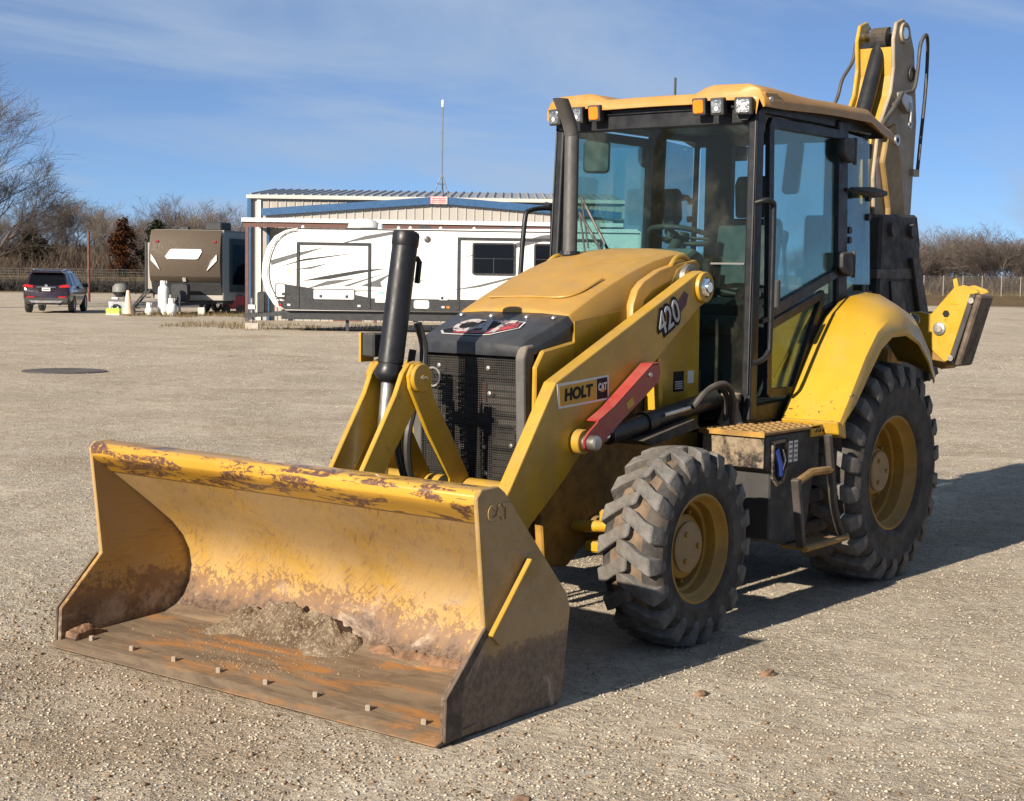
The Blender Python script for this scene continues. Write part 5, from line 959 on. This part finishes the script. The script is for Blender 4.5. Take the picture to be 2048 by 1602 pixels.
# ---- step box and hanging step (left), tank (right)
t = NT('mud_caked_panel'); n_ = t.noise(7, 8, .7, .4); z_ = t.xyz()[2]
c = t.mix(t.rng(n_, .42, .55), (.025, .022, .02), (.21, .165, .11)); c = t.mix(t.rng(t.noise(40, 6, .7), .46, .6, 0, .75), c, (.13, .095, .065)); t.bump(t.math('ADD', n_, t.noise(60, 5)), .7, .012); m_mudface = t.fin(c, .9, spec=.2)
m_tread = mat('muddy_tread_plate', (.25, .13, .014), .6, var=.45, vs=11, dust=.95, dustc=(.17, .115, .065), speck=.95)
for s in (1, -1):
    sb = B().prism([(.80, .96), (1.42, .96), (1.43, .80), (1.36, .76), (1.36, .40), (1.20, .355), (.98, .355), (.92, .45), (.86, .70), (.80, .74)], s*.60, s*.985).obj('step_box', m_blackmat, bh, .008)
    B().box(1.4305, 1.438, s*.80-.185, s*.80+.185, .79, .955).obj('mud_panel', m_mudface, sb)
    tp = B().box(.82, 1.455, s*.80-.20, s*.80+.20, .965, .98).obj('tread_plate', m_tread, sb, .003)
    dm = B().lathe([(.012, 0), (.02, 0), (.017, .008), (.012, .008)], 8, ax='z').mesh('tread_button')
    for i in range(9):
        for j in range(6): link('tread_button', dm, m_tread, tp, loc=(.87+i*.068, s*.80-.16+j*.064, .98))
    B().box(1.456, 1.462, s*.80-.20, s*.80+.20, .955, .984).obj('plate_edge', m_tread, tp)
    B().box(.74, .93, s*.985 if s > 0 else s*1.0, s*1.0 if s > 0 else s*.985, .92, .985).obj('plate_tab', m_yel, tp, .003)
    for i in range(3): B().lathe([(0, 0), (.012, 0), (.012, .006), (0, .006)], 10, (.79+i*.045, s*1.0 if s > 0 else s*1.006, .955), closed=False).obj('tab_hole', m_dark, tp)
    ho = [(1.36, .93), (1.20, .935), (1.185, .78), (1.235, .70), (1.30, .685), (1.355, .73)]
    B().ring(ho, .018, s*.986, s*1.0).obj('recess_frame', m_mudface, sb); B().prism(inset(ho, .018), s*.9855, s*.988).obj('recess', m_decblk, sb)
    B().tube([(1.32, s*.992, .88), (1.28, s*.995, .80), (1.27, s*.992, .74)], .02, 8).obj('blue_line', mat('blue_hose', (.01, .03, .16), .4), sb, smooth=40); B().tube([(1.25, s*.995, .88), (1.225, s*1.0, .82), (1.25, s*.995, .76)], .006, 6).obj('clip', m_zinc, sb)
    for x in (1.165, 1.105): B().box(x-.042, x, s*.9855 if s > 0 else s*.9885, s*.9885 if s > 0 else s*.9855, .80, .915).obj('box_label', m_decwhite, sb)
    for x in (1.16, 1.10):
        for i in range(4): B().box(x-.032, x, s*.9888 if s > 0 else s*.9898, s*.9898 if s > 0 else s*.9888, .815+i*.026, .825+i*.026).obj('label_mark', m_grey, sb)
    st = B().beam((1.215, s*1.06, .72), (1.125, s*1.06, .34), .035, .045, (0, 1, 0)).obj('hanging_step', m_steel, bh, .004)
    B().tube([(.85, s*1.06, .93), (.80, s*1.06, .72), (.76, s*1.06, .55), (.68, s*1.06, .40), (.62, s*1.06, .335)], .024, 6).obj('step_strap', m_steel, st)
    B().box(.68, 1.13, s*1.02-.085, s*1.02+.085, .325, .345).obj('step_tread', m_yeldirt, st, .004); B().tube([(1.14, s*1.085, .335), (.63, s*1.085, .338)], .02, 8).obj('tread_edge', m_yeldirt, st, smooth=40)
    B().tube([(1.20, s*1.06, .70), (1.05, s*1.07, .745), (.80, s*1.06, .735)], .022, 8).obj('step_grip', m_yeldirt, st, smooth=40)

# ---- cab
cab = B().prism([(1.12, .98), (1.12, 1.08), (.62, 1.10), (.20, 1.62), (-.10, 1.70), (-.46, 1.72), (-.46, 1.2), (.1, .98)], -.69, .69).obj('cab', m_black, bh, .01)
zt = 2.74
def pill(nm, p, q, wx, wy, m=m_black): return B().bar(p, q, wx, wy).obj(nm, m, cab, .012, 0, 2)
for s in (1, -1):
    pill('front_pillar', (1.075, s*.685, 1.0), (1.02, s*.655, zt), .085, .06); pill('door_post', (.0, s*.675, 1.58), (.0, s*.645, zt), .13, .07); pill('rear_pillar', (-.46, s*.64, 1.6), (-.44, s*.61, zt), .035, .035)
    B().beam((1.02, s*.655, 2.735), (-.46, s*.62, 2.735), .06, .09).obj('side_rail', m_black, cab, .01)
    # narrow bright edge strip of the front pillar
    B().tube([(1.122, s*.70, 1.15), (1.065, s*.675, 2.70)], .006, 6).obj('pillar_strip', m_chrome if False else m_black, cab)
    y0 = .722
    def dy(z): return s*(y0-(z-1.1)*.0215)
    def door(nm, poly, d, m, a=0., b_=.03):
        q_ = inset(poly, d); n = len(poly); bb = B()
        bb.add([(x, dy(z)-s*b_, z) for x, z in poly]+[(x, dy(z)-s*b_, z) for x, z in q_]+[(x, dy(z)-s*a, z) for x, z in poly]+[(x, dy(z)-s*a, z) for x, z in q_],
               [f for i in range(n) for j in [(i+1) % n] for f in ((i, j, j+n, i+n), (i+2*n, i+3*n, j+3*n, j+2*n), (i, i+2*n, j+2*n, j), (i+n, j+n, j+3*n, i+3*n))]); return bb.obj(nm, m, cab, .006)
    up = [(.93, 2.64), (.90, 2.68), (.06, 2.68), (.02, 2.62), (.02, 1.86), (.07, 1.80), (.93, 1.56)]
    lo = [(.93, 1.54), (.93, 1.14), (.90, 1.12), (.62, 1.12), (.585, 1.14), (.24, 1.66), (.235, 1.70), (.255, 1.725)]
    d_ = door('door_frame', up, .055, m_black); door('door_frame', lo, .05, m_black)
    def pane(nm, poly, m, k=.018, thk=.005):
        n = len(poly); bb = B(); bb.add([(x, dy(z)-s*k, z) for x, z in poly]+[(x, dy(z)-s*(k+thk), z) for x, z in poly], [tuple(range(n)), tuple(range(2*n-1, n-1, -1))]+[(i, (i+1) % n, (i+1) % n+n, i+n) for i in range(n)]); return bb.obj(nm, m, cab)
    pane('door_glass', inset(up, .05), m_glass); pane('door_glass', inset(lo, .045), m_glass)
    pane('door_seal', [(.98, 1.56), (.98, 1.535), (.0, 1.83), (.0, 1.855)], m_blackmat, .004, .03)
    pane('quarter_glass', [(-.06, 2.68), (-.44, 2.66), (-.47, 1.76), (-.06, 1.76)], m_glassq, .045)
    for x, z in ((-.16, 2.09), (-.16, 2.03), (-.43, 2.30), (-.43, 2.18)): B().lathe([(0, -.008), (.022, -.008), (.022, .012), (0, .012)], 14, (x, dy(z)-s*.045, z), closed=False).obj('glass_stud', m_black, cab)
    for z in (2.56, 1.88):
        hg = B().prism([(.10, z+.055), (.085, z+.07), (-.02, z+.075), (-.05, z+.07), (-.05, z-.06), (-.02, z-.075), (.06, z-.055), (.10, z-.02)], dy(z)+s*.002, dy(z)+s*.045).obj('door_hinge', m_blackmat, cab, .012, 0, 2)
        B().cyl((-.065, dy(z)+s*.035, z-.08), (-.065, dy(z)+s*.035, z+.08), .012, 10).obj('hinge_pin', m_steel, hg)
    B().tube([(-.02, dy(2.35), 2.33), (-.2, s*.78, 2.32)], .01, 6).obj('mirror_arm', m_black, cab)
    # grab handle
    B().tube([(1.09, dy(2.2), 2.20), (1.06, s*.752, 2.215), (1.00, s*.758, 2.20), (.985, s*.758, 2.12), (.985, s*.758, 1.46), (1.0, s*.756, 1.38), (1.05, s*.748, 1.34), (1.10, dy(1.3), 1.32)], .0155, 10).obj('grab_handle', m_black, cab, smooth=40)
    b_ = B().box(.84, .875, dy(1.7)+s*.0 if s > 0 else dy(1.7)-.03, dy(1.7)+.03 if s > 0 else dy(1.7), 1.62, 1.78).obj('door_latch', m_blackmat, cab, .008)
B().beam((1.02, -.655, 2.70), (1.02, .655, 2.70), .07, .13).obj('front_header', m_black, cab, .01); B().beam((-.45, -.62, 2.71), (-.45, .62, 2.71), .06, .10).obj('rear_header', m_black, cab, .01)
B().add([(1.088, -.655, 1.05), (1.088, .655, 1.05), (1.04, .63, 2.66), (1.04, -.63, 2.66), (1.082, -.655, 1.05), (1.082, .655, 1.05), (1.034, .63, 2.66), (1.034, -.63, 2.66)], [(0, 1, 2, 3), (7, 6, 5, 4), (0, 4, 5, 1), (1, 5, 6, 2), (2, 6, 7, 3), (3, 7, 4, 0)]).obj('windshield', m_glass, cab)
B().add([(-.452, -.60, 1.75), (-.452, .60, 1.75), (-.444, .58, 2.66), (-.444, -.58, 2.66), (-.457, -.60, 1.75), (-.457, .60, 1.75), (-.449, .58, 2.66), (-.449, -.58, 2.66)], [(0, 1, 2, 3), (7, 6, 5, 4), (0, 4, 5, 1), (1, 5, 6, 2), (2, 6, 7, 3), (3, 7, 4, 0)]).obj('rear_window', m_glassq, cab)
for y, wy in ((-.44, .20), (.44, .2)): B().bar((-.46, y, 1.7), (-.46, y, 2.7), .05, wy).obj('rear_mullion', m_black, cab)
B().box(1.09, 1.098, .43, .645, 1.862, 1.872).obj('glass_trim', m_grey, cab)
for p_, q_ in (((1.112, -.25, 1.93), (1.104, -.46, 2.25)), ((1.112, -.30, 1.93), (1.106, -.47, 2.16))): B().tube([p_, q_], .009, 6).obj('wiper', m_blackmat, cab); B().tube([q_, (q_[0]-.01, q_[1]+.05, q_[2]-.30)], .006, 6).obj('wiper_blade', m_rub, cab)
B().tube([(1.03, -.72, 2.19), (1.10, -.75, 2.19), (1.22, -.755, 2.17), (1.265, -.755, 2.12), (1.30, -.755, 1.80), (1.30, -.75, 1.62), (1.12, -.72, 1.58)], .015, 10).obj('hand_rail', m_black, cab, smooth=40)
# roof with raised lobes over the light pods
def rz(y, x):
    a = abs(y); lobe = .045*max(0, min(1, (a-.30)/.09))*max(0, min(1, (.74-a)/.07))*max(0, min(1, (x-.45)/.4)); crown = .03*(1-(y/.75)**2)
    return 2.80+lobe+crown*.5+.025*max(0, min(1, (.9-x)/.6))-.10*max(0, (-x-.25))/.38*.9
ysr = [-.74, -.71, -.64, -.52, -.42, -.36, -.30, -.15, 0, .15, .30, .36, .42, .52, .64, .71, .74]
xsr = [1.12, 1.09, 1.0, .85, .65, .45, .2, 0, -.25, -.45, -.60, -.64]
top_, rings = [], []
for i, x in enumerate(xsr):
    f_ = .93 if i in (0,) else (1.0 if i < 9 else .97); e_ = -.045 if i == 0 else 0
    u_ = [(x-(.03 if (abs(y) > .7 and i == 0) else 0), y*f_, rz(y, x)+(e_)-(.035 if abs(y) > .73 else 0)) for y in ysr]
    d = [(px_, py_, min(pz_-.022, 2.775 if abs(py_) < .28 else pz_-.05)-(.0)) for px_, py_, pz_ in u_]
    rings.append(u_+d[::-1])
rf = B().loft(rings).obj('cab_roof', m_roof, cab, .006, 40)
B().loft([[(x, -.66, z), (x, .66, z), (x, .66, z-.05), (x, -.66, z-.05)] for x, z in ((1.07, 2.775), (-.45, 2.775), (-.6, 2.73))]).obj('roof_lining', m_black, cab)
for s in (1, -1):
    B().prism([(1.08, 2.80), (1.06, 2.735), (1.0, 2.725), (.93, 2.79), (.93, 2.81)], s*.70, s*.735).obj('roof_tab', m_roof, rf, .006); B().lathe([(0, 0), (.016, 0), (.016, .01), (0, .01)], 12, (1.02, s*.736 if s > 0 else s*.746, 2.765), closed=False).obj('roof_bolt', m_zinc, rf)
B().tube([(.35, -.30, 2.80), (.35, -.30, 3.02)], .008, 6).obj('antenna', m_black, rf)
# lamps under the roof edge
def lamp(x, y, z, m, w_=.10, h_=.095, rzz=0., nm='work_lamp'):
    l_ = B().loft([[(-.06, -w_*.3, -h_*.3), (-.06, w_*.3, -h_*.3), (-.06, w_*.3, h_*.3), (-.06, -w_*.3, h_*.3)], [(-.02, -w_/2, -h_/2), (-.02, w_/2, -h_/2), (-.02, w_/2, h_/2), (-.02, -w_/2, h_/2)], [(.02, -w_/2, -h_/2), (.02, w_/2, -h_/2), (.02, w_/2, h_/2), (.02, -w_/2, h_/2)]]).obj(nm, m_blackmat, cab, .008, 0, 2)
    l_.location = (x, y, z); l_.rotation_euler = (0, R(6), rzz); B().prism(rrect(-w_*.39, w_*.39, -h_*.39, h_*.39, .014), .0205, .0265, 'x').obj('lens', m, l_, .004)
    if nm == 'work_lamp': B().lathe([(0, .002), (.012, .001), (.016, -.004), (0, -.004)], 12, (.027, 0, -.012), 'x', closed=False).obj('bulb', m_white, l_, smooth=40)
    return l_
for s in (1, -1):
    lamp(1.13, s*.635, 2.725, m_lens, rzz=s*.25); lamp(1.13, s*.475, 2.73, m_lens, .085, .095); lamp(1.125, s*.355, 2.735, m_amber, .085, .095, nm='turn_signal')
    lamp(-.56, s*.55, 2.60, m_lens, rzz=PI-s*.2); lamp(-.58, s*.36, 2.62, m_lens, rzz=PI)
    B().tube([(1.10, s*.62, 2.70), (1.02, s*.60, 2.70)], .05, 10).obj('lamp_bracket', m_black, cab)
# things inside the cab
B().box(-.40, 1.05, -.60, .60, .985, 1.10).obj('floor', m_dark, cab)
sn = thing; 
se = B().prism([(.40, 1.45), (.42, 1.55), (.05, 1.56), (-.06, 1.50), (-.06, 1.42)], -.24, .24).obj('seat', m_seat, cab, .04, 40, 3)
B().prism([(.04, 1.55), (-.06, 1.52), (-.16, 2.12), (-.12, 2.18), (-.06, 2.14)], -.22, .22).obj('seat_back', m_seat, se, .035, 40, 3); B().prism([(-.11, 2.17), (-.15, 2.17), (-.19, 2.42), (-.13, 2.44), (-.09, 2.38)], -.12, .12).obj('headrest', m_seat, se, .03, 40, 3); B().box(-.05, .36, -.2, .2, 1.10, 1.45).obj('seat_base', m_black, se, .03)
for s in (1, -1): B().prism([(.35, 1.66), (.35, 1.72), (-.05, 1.74), (-.05, 1.68)], s*.26, s*.33).obj('armrest', m_seat, se, .02)
for s in (1, -1): B().prism([(.10, 1.10), (.10, 1.62), (-.38, 1.80), (-.38, 1.10)], s*.42, s*.60).obj('side_console', m_grey, cab, .03)
B().prism([(1.05, 1.10), (1.05, 1.90), (.92, 1.96), (.80, 1.92), (.86, 1.10)], -.22, .22).obj('dash_console', m_grey, cab, .03, 0, 2)
tq = [(.19*math.cos(2*PI*k_/28), .19*math.sin(2*PI*k_/28), 0) for k_ in range(29)]
sw_ = B().tube(tq, .016, 8).obj('steering_wheel', m_blackmat, cab, smooth=50); sw_.location = (.72, 0, 2.035); sw_.rotation_euler = (0, R(-14), 0)
for a in (0, 120, 240): B().beam((0, 0, -.01), (.185*math.cos(R(a)), .185*math.sin(R(a)), 0), .03, .012).obj('spoke', m_blackmat, sw_)
B().cyl((0, 0, -.03), (0, 0, .012), .05, 16).obj('hub', m_blackmat, sw_); B().cyl((-.11, -.155, .01), (-.11, -.155, .075), .02, 12).obj('spinner_knob', m_blackmat, sw_); B().tube([(.74, 0, 2.02), (.86, 0, 1.9)], .035, 12).obj('steering_column', m_blackmat, cab)
for y, z in ((.30, 2.10), (-.3, 1.95), (.42, 2.0)): 
    B().tube([(.15, y, 1.60), (.22, y, z-.05), (.22, y, z)], [.012, .012, .02], 8).obj('control_lever', m_black, cab); B().lathe([(0, .05), (.022, .04), (.026, .01), (.016, -.04), (0, -.04)], 12, (.22, y, z+.03), 'z', closed=False).obj('lever_knob', m_black, cab, smooth=50)
# inside and outside mirrors
def mirror(p, w_, h_, rzz, nm='mirror'):
    m_ = B().prism(rrect(-w_/2, w_/2, -h_/2, h_/2, .03), -.02, .02, 'x').obj(nm, m_blackmat, cab, .01); m_.location = p; m_.rotation_euler = (0, R(-8), rzz)
    B().prism(rrect(-w_/2+.012, w_/2-.012, -h_/2+.012, h_/2-.012, .024), -.0235, -.0205, 'x').obj('mirror_face', m_mirror, m_); return m_
mirror((.94, -.47, 2.50), .16, .20, .5); mirror((.10, .40, 2.46), .12, .32, -.2, 'rear_screen'); B().tube([(1.0, -.5, 2.68), (.95, -.47, 2.60)], .012, 6).obj('mirror_stalk', m_black, cab)
B().prism([(.02, 2.36), (-.06, 2.36), (-.08, 2.16), (-.02, 2.1), (.03, 2.2)], -.60, -.48).obj('radio_bracket', m_blackmat, cab, .02)
for s in (1, -1):
    pd = B().tube([(-.08, s*.70, 2.33), (-.30, s*.74, 2.325), (-.52, s*.72, 2.33)], [.018, .034, .018], 8).obj('folded_mirror', m_blackmat, cab, smooth=40)

# ---- exhaust stack
B().tube([(1.50, -.25, 1.86), (1.50, -.25, 2.52), (1.505, -.25, 2.58), (1.53, -.25, 2.645), (1.575, -.25, 2.71)], .041, 20).obj('exhaust_stack', m_pipe, bh, smooth=40)
_rg = []
for k_ in range(20):
    a = 2*PI*k_/20; _rg.append((math.cos(a), math.sin(a)))
_ax = Vector((.59, 0, .81)); _sd = Vector((.81, 0, -.59)); _b0 = Vector((1.575, -.25, 2.71))
def _cut(r_, k_):
    o_ = []
    for c_, q_ in _rg:
        p_ = _b0+_sd*c_*r_+Vector((0, 1, 0))*q_*r_; o_.append(tuple(p_+_ax*max(.004, (2.765-p_.z)/.81*k_)))
    return o_
B().loft([[tuple(_b0+_sd*c_*.041+Vector((0, 1, 0))*q_*.041) for c_, q_ in _rg], _cut(.041, 1), _cut(.037, 1), [tuple(_b0+_sd*c_*.037+Vector((0, 1, 0))*q_*.037) for c_, q_ in _rg]]).obj('exhaust_tip', m_pipe, bh, smooth=40)
B().lathe([(.042, 0), (.06, 0), (.055, .02), (.042, .02)], 20, (1.50, -.25, 1.905), 'z').obj('stack_collar', m_black, bh)
# ---- cab mount beside the hood
B().lathe([(0, 0), (.075, 0), (.065, .02), (.045, .09), (.045, .13), (.056, .135), (.056, .165), (.04, .17), (0, .17)], 24, (1.16, .62, .985), 'z', closed=False).obj('mount_boot', m_tan, bh, smooth=35)

# ---- backhoe at the rear
hoe = B().prism([(-.95, .55), (-.95, 1.35), (-1.15, 1.35), (-1.15, .55)], -.60, .60).obj('hoe_frame', m_yeldirt, bh, .02)
B().prism([(-1.25, .7), (-1.25, 1.35), (-1.55, 1.25), (-1.62, .95), (-1.5, .7)], -.16, .16).obj('swing_tower', m_yeldirt, hoe, .03)
bo = [(-1.48, .95), (-1.62, 1.0), (-2.0, 1.5), (-2.20, 2.2), (-2.25, 2.95), (-2.17, 3.45), (-2.08, 3.60), (-1.97, 3.66), (-1.86, 3.62), (-1.82, 3.50), (-1.84, 3.30), (-1.80, 3.12), (-1.62, 2.85), (-1.56, 2.5), (-1.60, 2.2), (-1.50, 1.6), (-1.38, 1.05)]
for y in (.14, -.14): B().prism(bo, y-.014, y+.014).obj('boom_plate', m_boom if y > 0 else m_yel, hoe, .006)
B().prism([(-1.86, 3.45), (-1.88, 3.25), (-1.84, 3.10), (-1.70, 2.86), (-1.76, 2.84), (-1.92, 3.1), (-1.95, 3.4)], -.125, .125).obj('boom_face', m_yel, hoe)
B().prism([(-2.20, 3.2), (-2.24, 2.9), (-2.19, 2.2), (-2.0, 1.5), (-1.95, 1.55), (-2.14, 2.2), (-2.19, 2.9), (-2.15, 3.2)], -.125, .125).obj('boom_back', m_boom, hoe); B().prism([(-1.62, 2.8), (-1.57, 2.5), (-1.61, 2.2), (-1.52, 1.65), (-1.47, 1.65), (-1.56, 2.2), (-1.52, 2.5), (-1.57, 2.82)], -.125, .125).obj('boom_front', m_yel, hoe)
B().cyl((-1.97, -.17, 3.555), (-1.97, .175, 3.555), .045, 22).obj('boom_pin', m_chrome, hoe, .004, 40); B().lathe([(.05, 0), (.075, 0), (.075, .02), (.05, .02)], 22, (-1.97, .155, 3.555)).obj('pin_collar', m_boom, hoe, smooth=35)
B().lathe([(.04, 0), (.055, 0), (.055, .015), (.04, .015)], 20, (-2.12, .155, 3.28)).obj('boom_hole', m_steel, hoe)
B().tube([(-1.94, 0, 3.50), (-1.62, 0, 2.86), (-1.30, 0, 2.3)], .058, 18).obj('stick_cylinder', m_black, hoe, smooth=40); B().tube([(-1.95, -.06, 3.52), (-1.95, .06, 3.52)], .085, 18).obj('cylinder_eye', m_dark, hoe)
B().prism([(-1.74, 2.30), (-1.62, 2.62), (-1.70, 2.86), (-1.80, 2.90), (-1.90, 2.66), (-2.02, 2.2), (-2.06, 1.2), (-1.80, 1.2)], .156, .20).obj('stick', mat('shaded_stick_yellow', (.20, .125, .035), .55, var=.2, dust=.3), hoe, .01)  # near stick plate: yellow darkened in its colour to read as shaded
B().prism([(-1.74, 2.30), (-1.62, 2.62), (-1.70, 2.86), (-1.80, 2.90), (-1.90, 2.66), (-2.02, 2.2), (-2.06, 1.2), (-1.80, 1.2)], -.20, -.156).obj('stick', m_yel, hoe, .01)
B().lathe([(.02, 0), (.04, 0), (.04, .02), (.02, .02)], 16, (-1.79, .201, 2.78)).obj('stick_bush', m_zinc, hoe, smooth=35)
for pts, r_, m in (([(-1.80, .16, 3.02), (-1.92, .20, 3.12), (-2.05, .21, 3.16), (-2.13, .20, 3.3), (-2.17, .19, 3.42), (-2.2, .19, 3.52), (-2.28, .19, 3.58), (-2.34, .18, 3.5), (-2.33, .18, 3.2), (-2.30, .17, 2.85), (-2.26, .17, 2.6)], .014, m_rub), ([(-1.55, .17, 2.82), (-1.74, .19, 2.98), (-1.86, .21, 3.12)], .018, m_rub), ([(-1.52, -.16, 3.0), (-1.62, -.17, 3.1), (-1.68, -.17, 3.22), (-1.83, -.17, 3.36), (-1.88, -.17, 3.5), (-1.93, -.16, 3.58)], .013, m_rub), ([(-2.0, .21, 3.07), (-1.99, .22, 2.98), (-1.985, .22, 2.92)], .014, m_zinc)):
    B().tube(pts, r_, 8).obj('hydraulic_hose', m, hoe, smooth=40)
B().prism([(-1.86, 3.13), (-2.03, 3.11), (-2.05, 3.02), (-1.99, 2.98), (-1.93, 3.02), (-1.87, 3.05)], .16, .215).obj('hose_clamp', m_zinc, hoe, .008); B().lathe([(.012, 0), (.028, 0), (.028, .012), (.012, .012)], 14, (-1.985, .215, 2.905)).obj('hook', m_zinc, hoe)
B().box(-2.26, -2.16, .155, .185, 2.55, 2.60).obj('boom_lug', m_boom, hoe); B().prism(rrect(-1.72, -1.60, 2.42, 2.66, .05), .1545, .1555).obj('boom_decal', mat('faded_decal', (.40, .36, .40), .4), hoe)
m_hoebk = mat('black_bucket_steel', (.022, .019, .017), .6, .2, var=.5, dust=.18, dustc=(.12, .09, .07), bump=.3, bs=40)
hb = B().prism([(-1.40, 2.24), (-2.00, 2.26), (-2.07, 2.05), (-2.06, 1.9), (-2.24, 1.55), (-2.42, 1.15), (-2.36, 1.05), (-1.85, 1.0), (-1.44, 1.25), (-1.38, 1.7)], -.30, .30).obj('hoe_bucket', m_hoebk, hoe, .02)
hb['label'] = 'dark digging bucket folded under the boom'
B().prism([(-1.33, 1.86), (-2.09, 1.88), (-2.11, 1.80), (-1.33, 1.80)], -.31, .31).obj('bucket_band', m_steel, hb); B().prism([(-1.86, 1.95), (-1.98, 1.95), (-2.40, 1.1), (-2.24, 1.05)], .301, .335).obj('bucket_rib', m_steel, hb, .005); B().prism([(-1.55, 1.78), (-1.72, 1.78), (-2.05, 1.1), (-1.70, 1.1)], .301, .315).obj('bucket_cheek', m_steel, hb)
for x in (-1.55, -1.88): B().cyl((x, -.32, 2.14), (x, .33, 2.14), .05, 16).obj('bucket_pin', m_steel, hb)
for i in range(5): B().prism([(-1.42, 1.68+0*i), (-1.30, 1.62), (-1.44, 1.58)], -.28+i*.13, -.24+i*.13).obj('tooth', m_steel, hb)
# stabilizers, folded up
sa = [(.615, 1.545), (.64, 1.578), (.70, 1.585), (.78, 1.57), (.935, 1.752), (1.0, 1.764), (1.085, 1.735), (1.10, 1.715), (1.045, 1.70), (.915, 1.275), (.885, 1.255), (.70, 1.41), (.63, 1.47)]
for s in (1, -1):
    yz = lambda pl: [(s*y, z) for y, z in pl]
    sz = B().prism(yz(sa), -1.19, -1.16, 'x').obj('stabilizer', m_yelbright, bh, .005); sz['label'] = 'bright yellow stabilizer leg folded up'
    B().prism(yz(sa), -1.36, -1.33, 'x').obj('stabilizer_plate', m_yel, sz, .005)
    B().prism(yz([(.93, 1.745), (.92, 1.80), (.945, 1.81), (.96, 1.76)]), -1.22, -1.165, 'x').obj('stabilizer_lug', m_yelbright, sz)
    B().prism(yz([(.70, 1.41), (.885, 1.255), (.90, 1.225), (.87, 1.205), (.74, 1.25), (.66, 1.32)]), -1.36, -1.165, 'x').obj('stabilizer_shoe', m_yeldirt, sz, .01)
    B().prism(yz([(.915, 1.262), (.95, 1.25), (1.085, 1.70), (1.05, 1.712)]), -1.30, -1.145, 'x').obj('pad_plate', m_blackmat, sz, .004)
    B().prism(yz([(.965, 1.235), (1.005, 1.235), (1.135, 1.695), (1.095, 1.71)]), -1.34, -1.12, 'x').obj('street_pad', m_cutter, sz, .012)
    for y, z, r_ in ((.668, 1.527, .040), (.842, 1.474, .044)):
        B().lathe([(0, .022), (r_*.5, .022), (r_*.55, .014), (r_*.92, .012), (r_, .008), (r_, -.02), (0, -.02)], 24, (-1.16, s*y, z), 'x', closed=False).obj('stabilizer_pin', m_zinc, sz, smooth=30)
    B().lathe([(0, .004), (.024, .004), (.024, 0), (0, 0)], 6, (-1.158, s*.885, 1.575), 'x', closed=False).obj('hex_hole', m_decblk, sz)
    for y, z in ((1.06, 1.665), (.935, 1.285)): B().lathe([(0, .012), (.02, .012), (.02, 0), (0, 0)], 12, (-1.14, s*y, z), 'x', closed=False).obj('pad_bolt', m_zinc, sz)
